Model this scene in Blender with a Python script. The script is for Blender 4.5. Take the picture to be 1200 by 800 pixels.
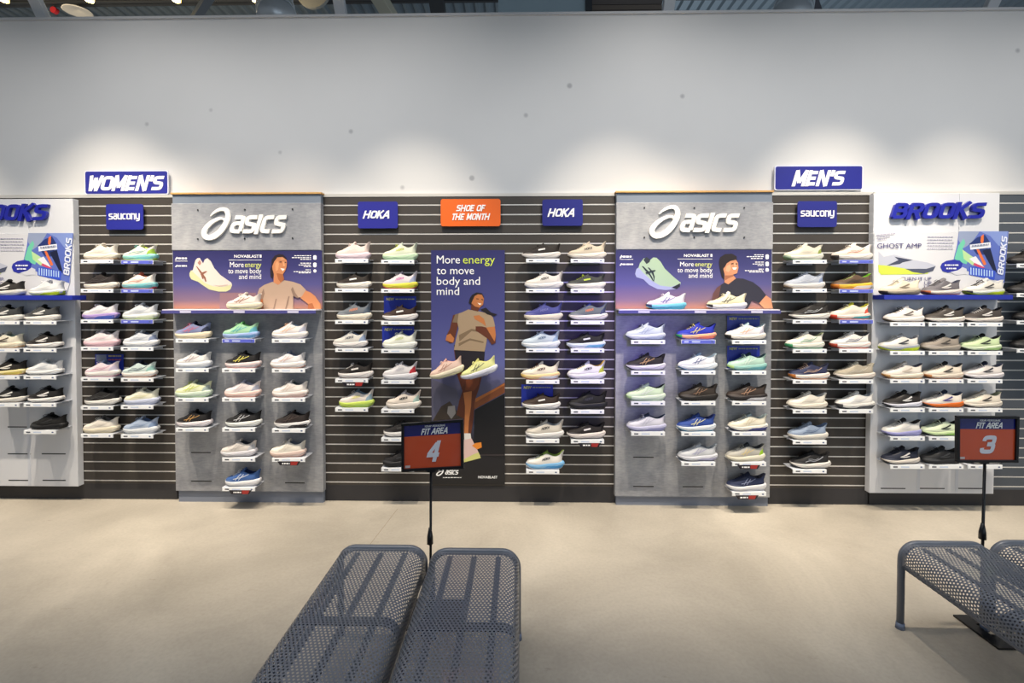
import bpy, bmesh, math, random
from mathutils import Vector, Matrix
from mathutils.bvhtree import BVHTree

for o in list(bpy.data.objects):
    bpy.data.objects.remove(o, do_unlink=True)
S = bpy.context.scene
COL = S.collection
R = math.radians

# ------------------------------------------------------------------ camera
F = 560.0                                   # focal length in pixels (1200 wide)
CAM = Vector((0.0, -3.78, 1.655))
YAW, PITCH = R(1.0), R(1.2)
HORIZON = 345.0
PPX, PPY = 600.0, HORIZON + F * math.tan(PITCH)   # principal point in the frame
cd = bpy.data.cameras.new('camera')
cam = bpy.data.objects.new('camera', cd)
COL.objects.link(cam)
cam.location = CAM
cam.rotation_euler = (math.pi / 2 - PITCH, 0, YAW)
cd.sensor_fit = 'HORIZONTAL'
cd.sensor_width = 36.0
cd.lens = 36.0 * F / 1200.0
cd.shift_y = -(400.0 - PPY) / 1200.0
cd.clip_start = 0.05
cd.clip_end = 100
S.camera = cam
CM = Matrix.Rotation(YAW, 3, 'Z') @ Matrix.Rotation(math.pi / 2 - PITCH, 3, 'X')


def ray(px, py):
    return CM @ Vector(((px - PPX) / F, -(py - PPY) / F, -1.0))


def at(px, py, Y):
    """point where the pixel's ray meets the vertical plane y = Y"""
    d = ray(px, py)
    return CAM + d * ((Y - CAM.y) / d.y)


def at_floor(px, py, z=0.0):
    d = ray(px, py)
    return CAM + d * ((z - CAM.z) / d.z)


# ------------------------------------------------------------------ light
S.view_settings.view_transform = 'Standard'
S.view_settings.look = 'None'
S.view_settings.gamma = 1.0
S.view_settings.use_curve_mapping = False
S.view_settings.exposure = 0.14
w = bpy.data.worlds.new('world')
S.world = w
w.use_nodes = True
bg = w.node_tree.nodes['Background']
bg.inputs[0].default_value = (0.80, 0.90, 1.0, 1)
bg.inputs[1].default_value = 0.20


def lamp(kind, name, loc, target, energy, color, **kw):
    ld = bpy.data.lights.new(name, kind)
    lo = bpy.data.objects.new(name, ld)
    COL.objects.link(lo)
    lo.location = loc
    lo.rotation_euler = (Vector(target) - Vector(loc)).to_track_quat('-Z', 'Y').to_euler()
    ld.energy = energy
    ld.color = color
    for k, v in kw.items():
        setattr(ld, k, v)
    return lo


# daylight of the shop front behind the camera, general ceiling light, track spots along the wall
lamp('AREA', 'shop_front_daylight', (4.0, -8.0, 2.0), (1.4, 0, 1.0), 90, (0.74, 0.87, 1.0),
     shape='RECTANGLE', size=9.0, size_y=3.0)
lamp('AREA', 'ceiling_light_row', (0.2, -2.1, 3.97), (0.2, -2.1, 0), 105, (0.93, 0.96, 1.0),
     shape='RECTANGLE', size=9.5, size_y=1.0)
SPOTS = [(-4.7, .9, .7), (-3.25, 1.25, 1.0), (-2.65, .9, .2), (-1.75, .8, .1), (-0.85, 1.0, .7), (0.75, 1.1, .7),
         (1.3, .8, .1), (2.42, 1.2, 1.0), (3.4, .95, .8), (4.5, .6, .3)]      # x, power, height of the aim
for i, (sx, k, az) in enumerate(SPOTS):
    lamp('SPOT', 'track_spot', (sx, -1.3, 4.45), (sx, -0.14, az), 400 * k, (1.0, 0.86, 0.68),
         spot_size=R(50), spot_blend=0.9, shadow_soft_size=0.03)
    # wide soft lamp added at each spot to wash the wall above the panels
    lamp('SPOT', 'added_wall_wash', (sx, -1.3, 4.45), (sx, 0, 2.0), 30, (1.0, 0.95, 0.89),
         spot_size=R(96), spot_blend=1.0, shadow_soft_size=0.05)
lamp('SPOT', 'violet_tint_spot', (0.9, -4.4, 2.3), (0.74, 0, 1.3), 300, (0.24, 0.14, 1.0),
     spot_size=R(20), spot_blend=1.0, shadow_soft_size=0.15)  # unseen spot added to tint the slats violet, standing in for neon


# ------------------------------------------------------------------ materials
def lin(c):
    return c / 12.92 if c <= 0.04045 else ((c + 0.055) / 1.055) ** 2.4


def hexc(h):
    return tuple(lin(int(h[i:i + 2], 16) / 255) for i in (0, 2, 4)) + (1.0,)


MATS = {}


def mat(h, rough=0.5, metal=0.0, noise=0.0, scale=40.0, bump=0.0, spec=0.5, coat=0.0, emit=0.0, kind='plain'):
    key = (h, rough, metal, noise, scale, bump, spec, coat, emit)
    if key in MATS:
        return MATS[key]
    m = bpy.data.materials.new(kind + '_' + h)
    m.use_nodes = True
    nt = m.node_tree
    b = nt.nodes['Principled BSDF']
    b.inputs['Base Color'].default_value = hexc(h)
    b.inputs['Roughness'].default_value = rough
    b.inputs['Metallic'].default_value = metal
    b.inputs['Specular IOR Level'].default_value = spec
    b.inputs['Coat Weight'].default_value = coat
    if emit:
        b.inputs['Emission Color'].default_value = hexc(h)
        b.inputs['Emission Strength'].default_value = emit
    if noise or bump:
        tc = nt.nodes.new('ShaderNodeTexCoord')
        n = nt.nodes.new('ShaderNodeTexNoise')
        n.inputs['Scale'].default_value = scale
        n.inputs['Detail'].default_value = 4
        nt.links.new(tc.outputs['Object'], n.inputs['Vector'])
        if noise:
            mx = nt.nodes.new('ShaderNodeMix')
            mx.data_type = 'RGBA'
            c = hexc(h)
            mx.inputs['A'].default_value = tuple(x * (1 - noise) for x in c[:3]) + (1,)
            mx.inputs['B'].default_value = tuple(min(1, x * (1 + noise)) for x in c[:3]) + (1,)
            nt.links.new(n.outputs['Fac'], mx.inputs['Factor'])
            nt.links.new(mx.outputs['Result'], b.inputs['Base Color'])
        if bump:
            bp = nt.nodes.new('ShaderNodeBump')
            bp.inputs['Strength'].default_value = bump
            bp.inputs['Distance'].default_value = 0.002
            nt.links.new(n.outputs['Fac'], bp.inputs['Height'])
            nt.links.new(bp.outputs['Normal'], b.inputs['Normal'])
    MATS[key] = m
    return m


def nodes_mat(name):
    m = bpy.data.materials.new(name)
    m.use_nodes = True
    nt = m.node_tree
    return m, nt, nt.nodes['Principled BSDF']


def ramp(nt, stops, interp='LINEAR'):
    r = nt.nodes.new('ShaderNodeValToRGB')
    r.color_ramp.interpolation = interp
    els = r.color_ramp.elements
    while len(els) < len(stops):
        els.new(0.5)
    for e, (p, c) in zip(els, stops):
        e.position = p
        e.color = hexc(c) if isinstance(c, str) else c
    return r


def concrete_floor():
    m, nt, b = nodes_mat('polished_concrete')
    tc = nt.nodes.new('ShaderNodeTexCoord')
    n1 = nt.nodes.new('ShaderNodeTexNoise')
    n1.inputs['Scale'].default_value = 0.9
    n1.inputs['Detail'].default_value = 8
    n1.inputs['Roughness'].default_value = 0.62
    n1.inputs['Distortion'].default_value = 0.6
    nt.links.new(tc.outputs['Object'], n1.inputs['Vector'])
    r1 = ramp(nt, [(0.28, '918b80'), (0.5, 'a69f93'), (0.72, 'b8b1a4')])
    nt.links.new(n1.outputs['Fac'], r1.inputs['Fac'])
    n2 = nt.nodes.new('ShaderNodeTexNoise')
    n2.inputs['Scale'].default_value = 55
    n2.inputs['Detail'].default_value = 5
    nt.links.new(tc.outputs['Object'], n2.inputs['Vector'])
    r2 = ramp(nt, [(0.3, (0.80, 0.80, 0.80, 1)), (0.6, (1, 1, 1, 1))])
    nt.links.new(n2.outputs['Fac'], r2.inputs['Fac'])
    mx = nt.nodes.new('ShaderNodeMix')
    mx.data_type = 'RGBA'
    mx.blend_type = 'MULTIPLY'
    mx.inputs['Factor'].default_value = 0.45
    nt.links.new(r1.outputs['Color'], mx.inputs['A'])
    nt.links.new(r2.outputs['Color'], mx.inputs['B'])
    # small dark scuffs, longer along x
    mp = nt.nodes.new('ShaderNodeMapping')
    mp.inputs['Scale'].default_value = (2.2, 6.0, 1)
    nt.links.new(tc.outputs['Object'], mp.inputs['Vector'])
    n3 = nt.nodes.new('ShaderNodeTexNoise')
    n3.inputs['Scale'].default_value = 1.6
    n3.inputs['Detail'].default_value = 9
    n3.inputs['Roughness'].default_value = 0.7
    nt.links.new(mp.outputs['Vector'], n3.inputs['Vector'])
    r3 = ramp(nt, [(0.27, (0.55, 0.52, 0.48, 1)), (0.36, (1, 1, 1, 1))])
    nt.links.new(n3.outputs['Fac'], r3.inputs['Fac'])
    m2 = nt.nodes.new('ShaderNodeMix')
    m2.data_type = 'RGBA'
    m2.blend_type = 'MULTIPLY'
    m2.inputs['Factor'].default_value = 0.7
    nt.links.new(mx.outputs['Result'], m2.inputs['A'])
    nt.links.new(r3.outputs['Color'], m2.inputs['B'])
    nt.links.new(m2.outputs['Result'], b.inputs['Base Color'])
    r4 = ramp(nt, [(0.3, (0.30, 0.30, 0.30, 1)), (0.7, (0.46, 0.46, 0.46, 1))])
    nt.links.new(n1.outputs['Fac'], r4.inputs['Fac'])
    nt.links.new(r4.outputs['Color'], b.inputs['Roughness'])
    b.inputs['Specular IOR Level'].default_value = 0.4
    return m


def painted_wall():
    m, nt, b = nodes_mat('white_painted_wall')
    tc = nt.nodes.new('ShaderNodeTexCoord')
    v = nt.nodes.new('ShaderNodeTexVoronoi')
    v.inputs['Scale'].default_value = 2.6
    nt.links.new(tc.outputs['Object'], v.inputs['Vector'])
    r1 = ramp(nt, [(0.035, 'a9a9ac'), (0.07, 'd2d2d2')])
    nt.links.new(v.outputs['Distance'], r1.inputs['Fac'])
    n = nt.nodes.new('ShaderNodeTexNoise')
    n.inputs['Scale'].default_value = 1.3
    n.inputs['Detail'].default_value = 3
    nt.links.new(tc.outputs['Object'], n.inputs['Vector'])
    r2 = ramp(nt, [(0.3, (0.96, 0.96, 0.96, 1)), (0.7, (1, 1, 1, 1))])
    nt.links.new(n.outputs['Fac'], r2.inputs['Fac'])
    mx = nt.nodes.new('ShaderNodeMix')
    mx.data_type = 'RGBA'
    mx.blend_type = 'MULTIPLY'
    mx.inputs['Factor'].default_value = 1.0
    nt.links.new(r1.outputs['Color'], mx.inputs['A'])
    nt.links.new(r2.outputs['Color'], mx.inputs['B'])
    nt.links.new(mx.outputs['Result'], b.inputs['Base Color'])
    b.inputs['Roughness'].default_value = 0.7
    return m


def cement_board():
    m, nt, b = nodes_mat('cement_look_laminate')
    tc = nt.nodes.new('ShaderNodeTexCoord')
    n1 = nt.nodes.new('ShaderNodeTexNoise')
    n1.inputs['Scale'].default_value = 3.0
    n1.inputs['Detail'].default_value = 9
    n1.inputs['Roughness'].default_value = 0.68
    nt.links.new(tc.outputs['Object'], n1.inputs['Vector'])
    r1 = ramp(nt, [(0.3, '7b7d84'), (0.5, '989a9f'), (0.72, 'b4b4b6')])
    nt.links.new(n1.outputs['Fac'], r1.inputs['Fac'])
    mp = nt.nodes.new('ShaderNodeMapping')
    mp.inputs['Scale'].default_value = (10, 1, 55)
    nt.links.new(tc.outputs['Object'], mp.inputs['Vector'])
    n2 = nt.nodes.new('ShaderNodeTexNoise')
    n2.inputs['Scale'].default_value = 2.0
    n2.inputs['Detail'].default_value = 6
    nt.links.new(mp.outputs['Vector'], n2.inputs['Vector'])
    r2 = ramp(nt, [(0.35, (0.80, 0.80, 0.81, 1)), (0.62, (1, 1, 1, 1))])
    nt.links.new(n2.outputs['Fac'], r2.inputs['Fac'])
    mx = nt.nodes.new('ShaderNodeMix')
    mx.data_type = 'RGBA'
    mx.blend_type = 'MULTIPLY'
    mx.inputs['Factor'].default_value = 0.8
    nt.links.new(r1.outputs['Color'], mx.inputs['A'])
    nt.links.new(r2.outputs['Color'], mx.inputs['B'])
    nt.links.new(mx.outputs['Result'], b.inputs['Base Color'])
    b.inputs['Roughness'].default_value = 0.55
    return m


def gradient_print(name, z0, z1, stops, x_tint=None):
    """printed sheet whose ink runs from one colour to the next with height (object z)"""
    m, nt, b = nodes_mat(name)
    tc = nt.nodes.new('ShaderNodeTexCoord')
    sp = nt.nodes.new('ShaderNodeSeparateXYZ')
    nt.links.new(tc.outputs['Object'], sp.inputs[0])
    mr = nt.nodes.new('ShaderNodeMapRange')
    mr.inputs['From Min'].default_value = z0
    mr.inputs['From Max'].default_value = z1
    nt.links.new(sp.outputs['Z'], mr.inputs['Value'])
    r = ramp(nt, stops)
    nt.links.new(mr.outputs['Result'], r.inputs['Fac'])
    nt.links.new(r.outputs['Color'], b.inputs['Base Color'])
    b.inputs['Roughness'].default_value = 0.45
    return m


def label_print(name, base, ink):
    """price label: a dark word at its left end, faint words, a dot at its right end"""
    m, nt, b = nodes_mat(name)
    tc = nt.nodes.new('ShaderNodeTexCoord')
    mp = nt.nodes.new('ShaderNodeMapping')
    nt.links.new(tc.outputs['Generated'], mp.inputs['Vector'])
    sp = nt.nodes.new('ShaderNodeSeparateXYZ')
    nt.links.new(mp.outputs['Vector'], sp.inputs[0])
    rx = ramp(nt, [(0.0, base), (0.07, ink), (0.20, base), (0.30, 'c3d0e6'), (0.55, base), (0.88, '4a5a86'),
                   (0.94, base)], 'CONSTANT')
    nt.links.new(sp.outputs['X'], rx.inputs['Fac'])
    rz = ramp(nt, [(0.0, (0, 0, 0, 1)), (0.30, (1, 1, 1, 1)), (0.68, (0, 0, 0, 1))], 'CONSTANT')
    nt.links.new(sp.outputs['Z'], rz.inputs['Fac'])
    mx = nt.nodes.new('ShaderNodeMix')
    mx.data_type = 'RGBA'
    mx.inputs['A'].default_value = hexc(base)
    nt.links.new(rz.outputs['Color'], mx.inputs['Factor'])
    nt.links.new(rx.outputs['Color'], mx.inputs['B'])
    nt.links.new(mx.outputs['Result'], b.inputs['Base Color'])
    b.inputs['Roughness'].default_value = 0.35
    return m


M_FLOOR = concrete_floor()
M_WALL = painted_wall()
M_CEMENT = cement_board()
M_SLAT = mat('3a3531', 0.55, noise=0.10, scale=18, kind='slat')
M_BACK = mat('1d1b1a', 0.8, kind='backing')
M_ALU = mat('d9d7d3', 0.38, metal=0.25, kind='aluminium')
M_KICK = mat('2c2b2e', 0.6, kind='kick')
M_WHITE = mat('d2d4d9', 0.45, noise=0.02, scale=3, kind='white_laminate')
M_EDGE = mat('c9cdd6', 0.4, kind='edge')
M_WOOD = mat('c79a5c', 0.5, noise=0.15, scale=30, kind='wood')
M_NAVY = mat('24258a', 0.40, kind='navy')
M_PLATE = mat('b9bdc6', 0.3, kind='acrylic')
M_LABEL = label_print('price_label_white', 'eef0f2', '3b3f4a')
M_LABELB = label_print('price_label_blue', '5a63c4', 'c6cdf0')
M_INK = mat('f5f5f5', 0.45, kind='ink')
M_DARK = mat('121215', 0.5, kind='dark')
M_BENCH = mat('5b616c', 0.36, noise=0.06, scale=60, coat=0.2, kind='bench')
M_BENCHD = mat('474e5b', 0.38, kind='bench_under')
M_GALV = mat('c6ccd2', 0.3, metal=0.45, kind='galvanised')


# ------------------------------------------------------------------ mesh helpers
class MB:
    def __init__(self):
        self.v, self.f, self.m = [], [], []

    def face(self, pts, mi=0):
        i = len(self.v)
        self.v += [Vector(p) for p in pts]
        self.f.append(tuple(range(i, i + len(pts))))
        self.m.append(mi)

    def box(self, x0, x1, y0, y1, z0, z1, mi=0):
        i = len(self.v)
        self.v += [Vector(p) for p in ((x0, y0, z0), (x1, y0, z0), (x1, y1, z0), (x0, y1, z0),
                                       (x0, y0, z1), (x1, y0, z1), (x1, y1, z1), (x0, y1, z1))]
        for q in ((0, 3, 2, 1), (4, 5, 6, 7), (0, 1, 5, 4), (1, 2, 6, 5), (2, 3, 7, 6), (3, 0, 4, 7)):
            self.f.append(tuple(i + k for k in q))
            self.m.append(mi)
        return self

    def prism(self, pts, off, mi=0):
        """closed solid: polygon pts swept by off"""
        n = len(pts)
        i = len(self.v)
        off = Vector(off)
        self.v += [Vector(p) for p in pts] + [Vector(p) + off for p in pts]
        self.f.append(tuple(range(i, i + n)))
        self.f.append(tuple(range(i + 2 * n - 1, i + n - 1, -1)))
        self.m += [mi, mi]
        for k in range(n):
            k2 = (k + 1) % n
            self.f.append((i + k, i + n + k, i + n + k2, i + k2))
            self.m.append(mi)
        return self

    def tube(self, path, r, n=10, closed=False, mi=0, cap=True):
        path = [Vector(p) for p in path]
        L = len(path)
        rings = []
        up = None
        for k in range(L):
            a = path[k - 1] if (k > 0 or closed) else path[k]
            b = path[(k + 1) % L] if (k < L - 1 or closed) else path[k]
            t = (b - a).normalized()
            if up is None:
                up = Vector((0, 0, 1)) if abs(t.z) < 0.9 else Vector((0, 1, 0))
            s = t.cross(up).normalized()
            up = s.cross(t).normalized()
            rr = r[k] if isinstance(r, (list, tuple)) else r
            i = len(self.v)
            for j in range(n):
                an = 2 * math.pi * j / n
                self.v.append(path[k] + (s * math.cos(an) + up * math.sin(an)) * rr)
            rings.append(i)
        for k in range(L if closed else L - 1):
            a, b = rings[k], rings[(k + 1) % L]
            for j in range(n):
                j2 = (j + 1) % n
                self.f.append((a + j, a + j2, b + j2, b + j))
                self.m.append(mi)
        if cap and not closed:
            self.f.append(tuple(rings[0] + j for j in reversed(range(n))))
            self.f.append(tuple(rings[-1] + j for j in range(n)))
            self.m += [mi, mi]
        return self

    def loft(self, secs, closed=False, mi=0):
        n = len(secs[0])
        i = len(self.v)
        for s in secs:
            self.v += [Vector(p) for p in s]
        for a in range(len(secs) - 1):
            for j in range(n if closed else n - 1):
                j2 = (j + 1) % n
                self.f.append((i + a * n + j, i + a * n + j2, i + (a + 1) * n + j2, i + (a + 1) * n + j))
                self.m.append(mi)
        return self

    def mesh(self, name, mats, origin=None, smooth=False, weld=False, fix=True):
        me = bpy.data.meshes.new(name)
        o = Vector(origin) if origin is not None else Vector((0, 0, 0))
        me.from_pydata([tuple(p - o) for p in self.v], [], self.f)
        for m in (mats if isinstance(mats, (list, tuple)) else [mats]):
            me.materials.append(m)
        for p, mi in zip(me.polygons, self.m):
            p.material_index = mi
        if weld or fix:
            bm = bmesh.new()
            bm.from_mesh(me)
            if weld:
                bmesh.ops.remove_doubles(bm, verts=bm.verts, dist=1e-5)
            if fix:
                bmesh.ops.recalc_face_normals(bm, faces=bm.faces)
            bm.to_mesh(me)
            bm.free()
        if smooth:
            me.polygons.foreach_set('use_smooth', [True] * len(me.polygons))
        me.update()
        return me

    def build(self, name, mats, parent=None, smooth=False, bevel=0.0, weld=False, fix=True):
        o = None
        if parent is not None:
            o = parent.location
        me = self.mesh(name, mats, o, smooth, weld, fix)
        ob = bpy.data.objects.new(name, me)
        COL.objects.link(ob)
        if parent is not None:
            ob.parent = parent
        if bevel:
            bv = ob.modifiers.new('bevel', 'BEVEL')
            bv.width = bevel
            bv.segments = 2
            bv.limit_method = 'ANGLE'
        return ob


def thing(name, label, cat, loc=(0, 0, 0), group=None):
    o = bpy.data.objects.new(name, None)
    COL.objects.link(o)
    o.location = loc
    o.empty_display_size = 0.05
    o['label'] = label
    o['category'] = cat
    if group:
        o['group'] = group
    return o


def sub(mb, name, mats, part, root, **kw):
    """a sub-part: child of a part, mesh given in the root's world frame"""
    me = mb.mesh(name, mats, root.location, kw.get('smooth', False))
    ob = bpy.data.objects.new(name, me)
    COL.objects.link(ob)
    ob.parent = part
    return ob


def rrect(x0, x1, z0, z1, r, y, n=5):
    pts = []
    for cx, cz, a0 in ((x1 - r, z1 - r, 0), (x0 + r, z1 - r, 90), (x0 + r, z0 + r, 180), (x1 - r, z0 + r, 270)):
        for k in range(n + 1):
            a = R(a0 + 90 * k / n)
            pts.append((cx + r * math.cos(a), y, cz + r * math.sin(a)))
    return pts


def chaikin(p, it=2):
    for _ in range(it):
        q = [p[0]]
        for a, b in zip(p[:-1], p[1:]):
            q.append((a[0] * .75 + b[0] * .25, a[1] * .75 + b[1] * .25))
            q.append((a[0] * .25 + b[0] * .75, a[1] * .25 + b[1] * .75))
        q.append(p[-1])
        p = q
    return p


def ribbon(p, wid):
    """2-D polyline -> left and right offset points; wid a number or one per point"""
    n = len(p)
    Lp, Rp = [], []
    closed = (abs(p[0][0] - p[-1][0]) + abs(p[0][1] - p[-1][1])) < 1e-6
    for i in range(n):
        a = p[i - 1] if i else (p[-2] if closed else p[0])
        b = p[i + 1] if i < n - 1 else (p[1] if closed else p[-1])
        dx, dy = b[0] - a[0], b[1] - a[1]
        l = math.hypot(dx, dy) or 1
        nx, ny = -dy / l, dx / l
        ww = (wid[i] if isinstance(wid, (list, tuple)) else wid) / 2
        k = 1.0
        if 0 < i < n - 1 or closed:
            d1 = (p[i][0] - a[0], p[i][1] - a[1])
            l1 = math.hypot(*d1) or 1
            c = abs((-d1[1] / l1) * nx + (d1[0] / l1) * ny)
            k = 1 / max(c, 0.6)
        Lp.append((p[i][0] + nx * ww * k, p[i][1] + ny * ww * k))
        Rp.append((p[i][0] - nx * ww * k, p[i][1] - ny * ww * k))
    return Lp, Rp


# stroke letters on a unit-high grid, (strokes, advance); strokes may be flagged straight
GL = {
    'B': ([[(.1, 0), (.1, 1)], 'c', [(.1, 1), (.62, 1), (.74, .92), (.74, .6), (.6, .52), (.1, .52)],
           'c', [(.1, .52), (.64, .52), (.8, .44), (.8, .08), (.66, 0), (.1, 0)]], 1.0),
    'R': ([[(.1, -.09), (.1, 1)], 'c', [(.1, 1), (.64, 1), (.78, .92), (.78, .54), (.64, .45), (.1, .45)],
           [(.45, .45), (.78, -.09)]], 1.0),
    'O': (['o', [(.1, .5), (.1, .12), (.24, 0), (.5, 0), (.68, 0), (.82, .12), (.82, .5), (.82, .88), (.68, 1),
                 (.5, 1), (.24, 1), (.1, .88), (.1, .5)]], 1.02),
    'K': ([[(.1, -.09), (.1, 1.09)], [(.8, 1.09), (.2, .5)], [(.32, .56), (.82, -.09)]], 1.0),
    'S': (['c', [(.84, 1), (.3, 1), (.12, .94), (.12, .6), (.3, .53), (.62, .5), (.78, .44), (.78, .06), (.6, 0), (.02, 0)]],
          1.0),
    'H': ([[(.1, -.09), (.1, 1.09)], [(.85, -.09), (.85, 1.09)], [(.1, .5), (.85, .5)]], 1.12),
    'A': ([[(-.02, -.09), (.42, 1.0), (.52, 1.0)], [(.5, 1.07), (.9, -.09)], [(.2, .3), (.75, .3)]], 1.06),
    'a': (['c', [(.1, 1), (.5, 1), (.72, .95), (.72, .6), (.72, 0)], 'c', [(.72, .58), (.3, .58), (.1, .5), (.1, .08), (.3, 0), (.72, 0)]],
          .93),
    's': (['c', [(.74, 1), (.3, 1), (.1, .96), (.1, .58), (.28, .52), (.5, .5), (.7, .44), (.7, .04), (.5, 0), (0, 0)]], .88),
    'i': ([[(.1, -.1), (.1, 1.1)]], .34),
    'c': (['c', [(.72, 1), (.4, 1), (.1, .95), (.1, .5), (.1, .05), (.4, 0), (.66, 0)]], .86),
    'u': (['c', [(.1, 1.08), (.1, .3), (.12, 0), (.4, 0), (.7, .02)], [(.7, 1.08), (.7, -.08)]], .92),
    'o': (['o', [(.1, .5), (.1, .1), (.2, 0), (.42, 0), (.64, 0), (.74, .1), (.74, .5), (.74, .9), (.64, 1), (.42, 1),
                 (.2, 1), (.1, .9), (.1, .5)]], .94),
    'n': ([[(.1, -.08), (.1, 1.08)], 'c', [(.1, .8), (.16, 1), (.42, 1), (.66, 1), (.7, .8), (.7, -.08)]], .92),
    'y': (['c', [(.08, 1.08), (.1, .3), (.14, .05), (.42, .05), (.72, .07)], 'c', [(.74, 1.08), (.72, .05), (.66, -.3), (.4, -.36), (.12, -.36)]], .9),
}


GL.update({
    'W': ([[(.02, 1.1), (.25, -.1)], [(.25, -.1), (.47, 1.0)], [(.47, 1.0), (.71, -.1)], [(.71, -.1), (.96, 1.1)]], 1.1),
    'M': ([[(.1, -.1), (.1, 1.1)], [(.1, 1.1), (.5, .1)], [(.5, .1), (.9, 1.1)], [(.9, -.1), (.9, 1.1)]], 1.14),
    'E': ([[(.1, -.1), (.1, 1.1)], [(.1, 1), (.74, 1)], [(.1, .5), (.68, .5)], [(.1, 0), (.74, 0)]], .9),
    'N': ([[(.1, -.1), (.1, 1.1)], [(.1, 1.1), (.78, -.1)], [(.78, -.1), (.78, 1.1)]], 1.02),
    "'": ([[(.12, 1.1), (.08, .66)]], .3),
    ' ': ([], .5),
    'F': ([[(.1, -.1), (.1, 1.1)], [(.1, 1), (.72, 1)], [(.1, .5), (.64, .5)]], .84),
    'T': ([[(.38, -.1), (.38, 1.0)], [(.0, 1), (.76, 1)]], .84),
    'I': ([[(.1, -.1), (.1, 1.1)]], .36),
    'L': ([[(.1, -.1), (.1, 1.1)], [(.1, 0), (.7, 0)]], .82),
    'P': ([[(.1, -.1), (.1, 1.1)], 'c', [(.1, 1), (.6, 1), (.76, .92), (.76, .5), (.6, .42), (.1, .42)]], .92),
    'U': (['c', [(.1, 1.1), (.1, .2), (.16, 0), (.44, 0), (.72, 0), (.78, .2), (.78, 1.1)]], 1.0),
    'Y': ([[(.02, 1.1), (.42, .45)], [(.84, 1.1), (.42, .45)], [(.42, -.1), (.42, .5)]], .92),
    '4': ([[(.6, -.1), (.6, 1.1)], [(.52, 1.04), (.08, .3)], [(-.02, .26), (.84, .26)]], .9),
    '3': (['c', [(.04, .74), (.06, .96), (.3, 1), (.52, 1), (.74, .98), (.76, .78), (.74, .56), (.54, .52), (.32, .52)],
           'c', [(.32, .52), (.58, .52), (.78, .48), (.8, .26), (.76, .02), (.5, 0), (.28, 0), (.04, .03), (.02, .26)]], .9),
})


def word_strokes(word, thick=.2):
    """list of smoothed strokes on the unit grid and the total width"""
    out, x = [], 0.0
    e = thick / (2 * (1 - thick))
    for ch in word:
        st, adv = GL[ch]
        flag = None
        for s in st:
            if isinstance(s, str):
                flag = s
                continue
            p = [(a + x, 1 + e if b > 1.04 else (-e if -.15 < b < -.04 else b)) for a, b in s]
            if flag == 'c':
                p = chaikin(p, 2)
            elif flag == 'o':
                p = chaikin(p, 2)
                p[-1] = p[0]
            flag = None
            out.append(p)
        x += adv
    return out, x


def logo_mb(word, x0, x1, z0, z1, y, depth, thick=.2, shear=.22, slope=0.0):
    """stroke-letter word filling the box x0..x1, z0..z1 at plane y, standing out by depth towards -y"""
    st, wd = word_strokes(word, thick)
    mb = MB()
    H = z1 - z0
    full = wd + shear - .1
    for si, p in enumerate(st):
        Lp, Rp = ribbon(p, thick)

        def tr(q):
            xx = q[0] + shear * q[1]
            return (x0 + xx / full * (x1 - x0), z0 + (q[1] * (1 - thick) + thick / 2) * H + slope * xx / full)
        ribbon_solid(mb, [tr(q) for q in Lp], [tr(q) for q in Rp], y, depth + (si % 4) * .00022)
    return mb


def ribbon_solid(mb, A, B, y, depth):
    """solid strip between the outlines A and B, from plane y out to y - depth"""
    secs = [[(a[0], y, a[1]), (a[0], y - depth, a[1]), (b[0], y - depth, b[1]), (b[0], y, b[1])] for a, b in zip(A, B)]
    mb.loft(secs, True)
    if (Vector(secs[0][0]) - Vector(secs[-1][0])).length > 1e-5:
        mb.face(secs[0])
        mb.face(secs[-1])


def swirl_mb(x0, x1, z0, z1, y, depth):
    """the swirled ring with a hooked tail, variable-width stroke; control points on a 320 x 345 grid"""
    c = [(102, 83, 8), (140, 45, 22), (200, 12, 34), (262, 12, 42), (288, 60, 50), (282, 120, 52), (250, 190, 56),
         (200, 255, 58), (140, 300, 60), (80, 318, 56), (40, 300, 54), (30, 255, 52), (60, 200, 46), (120, 145, 40),
         (190, 112, 30), (235, 112, 24), (255, 135, 20)]
    n = len(c)
    P = []
    for i in range(n - 1):
        a, b, d, e = c[max(i - 1, 0)], c[i], c[i + 1], c[min(i + 2, n - 1)]
        for k in range(4):
            t = k / 4
            P.append(tuple(0.5 * (2 * b[j] + (d[j] - a[j]) * t + (2 * a[j] - 5 * b[j] + 4 * d[j] - e[j]) * t * t +
                                  (3 * b[j] - a[j] - 3 * d[j] + e[j]) * t ** 3) for j in range(3)))
    P.append(c[-1])
    Lp, Rp = ribbon([(p[0], p[1]) for p in P], [p[2] for p in P])
    mb = MB()

    def tr(q):
        return (x0 + q[0] / 315 * (x1 - x0), z1 - q[1] / 345 * (z1 - z0))
    h = 26
    ribbon_solid(mb, [tr(q) for q in Lp[:h + 1]], [tr(q) for q in Rp[:h + 1]], y, depth)
    ribbon_solid(mb, [tr(q) for q in Lp[h:]], [tr(q) for q in Rp[h:]], y, depth + .0003)
    return mb


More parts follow.
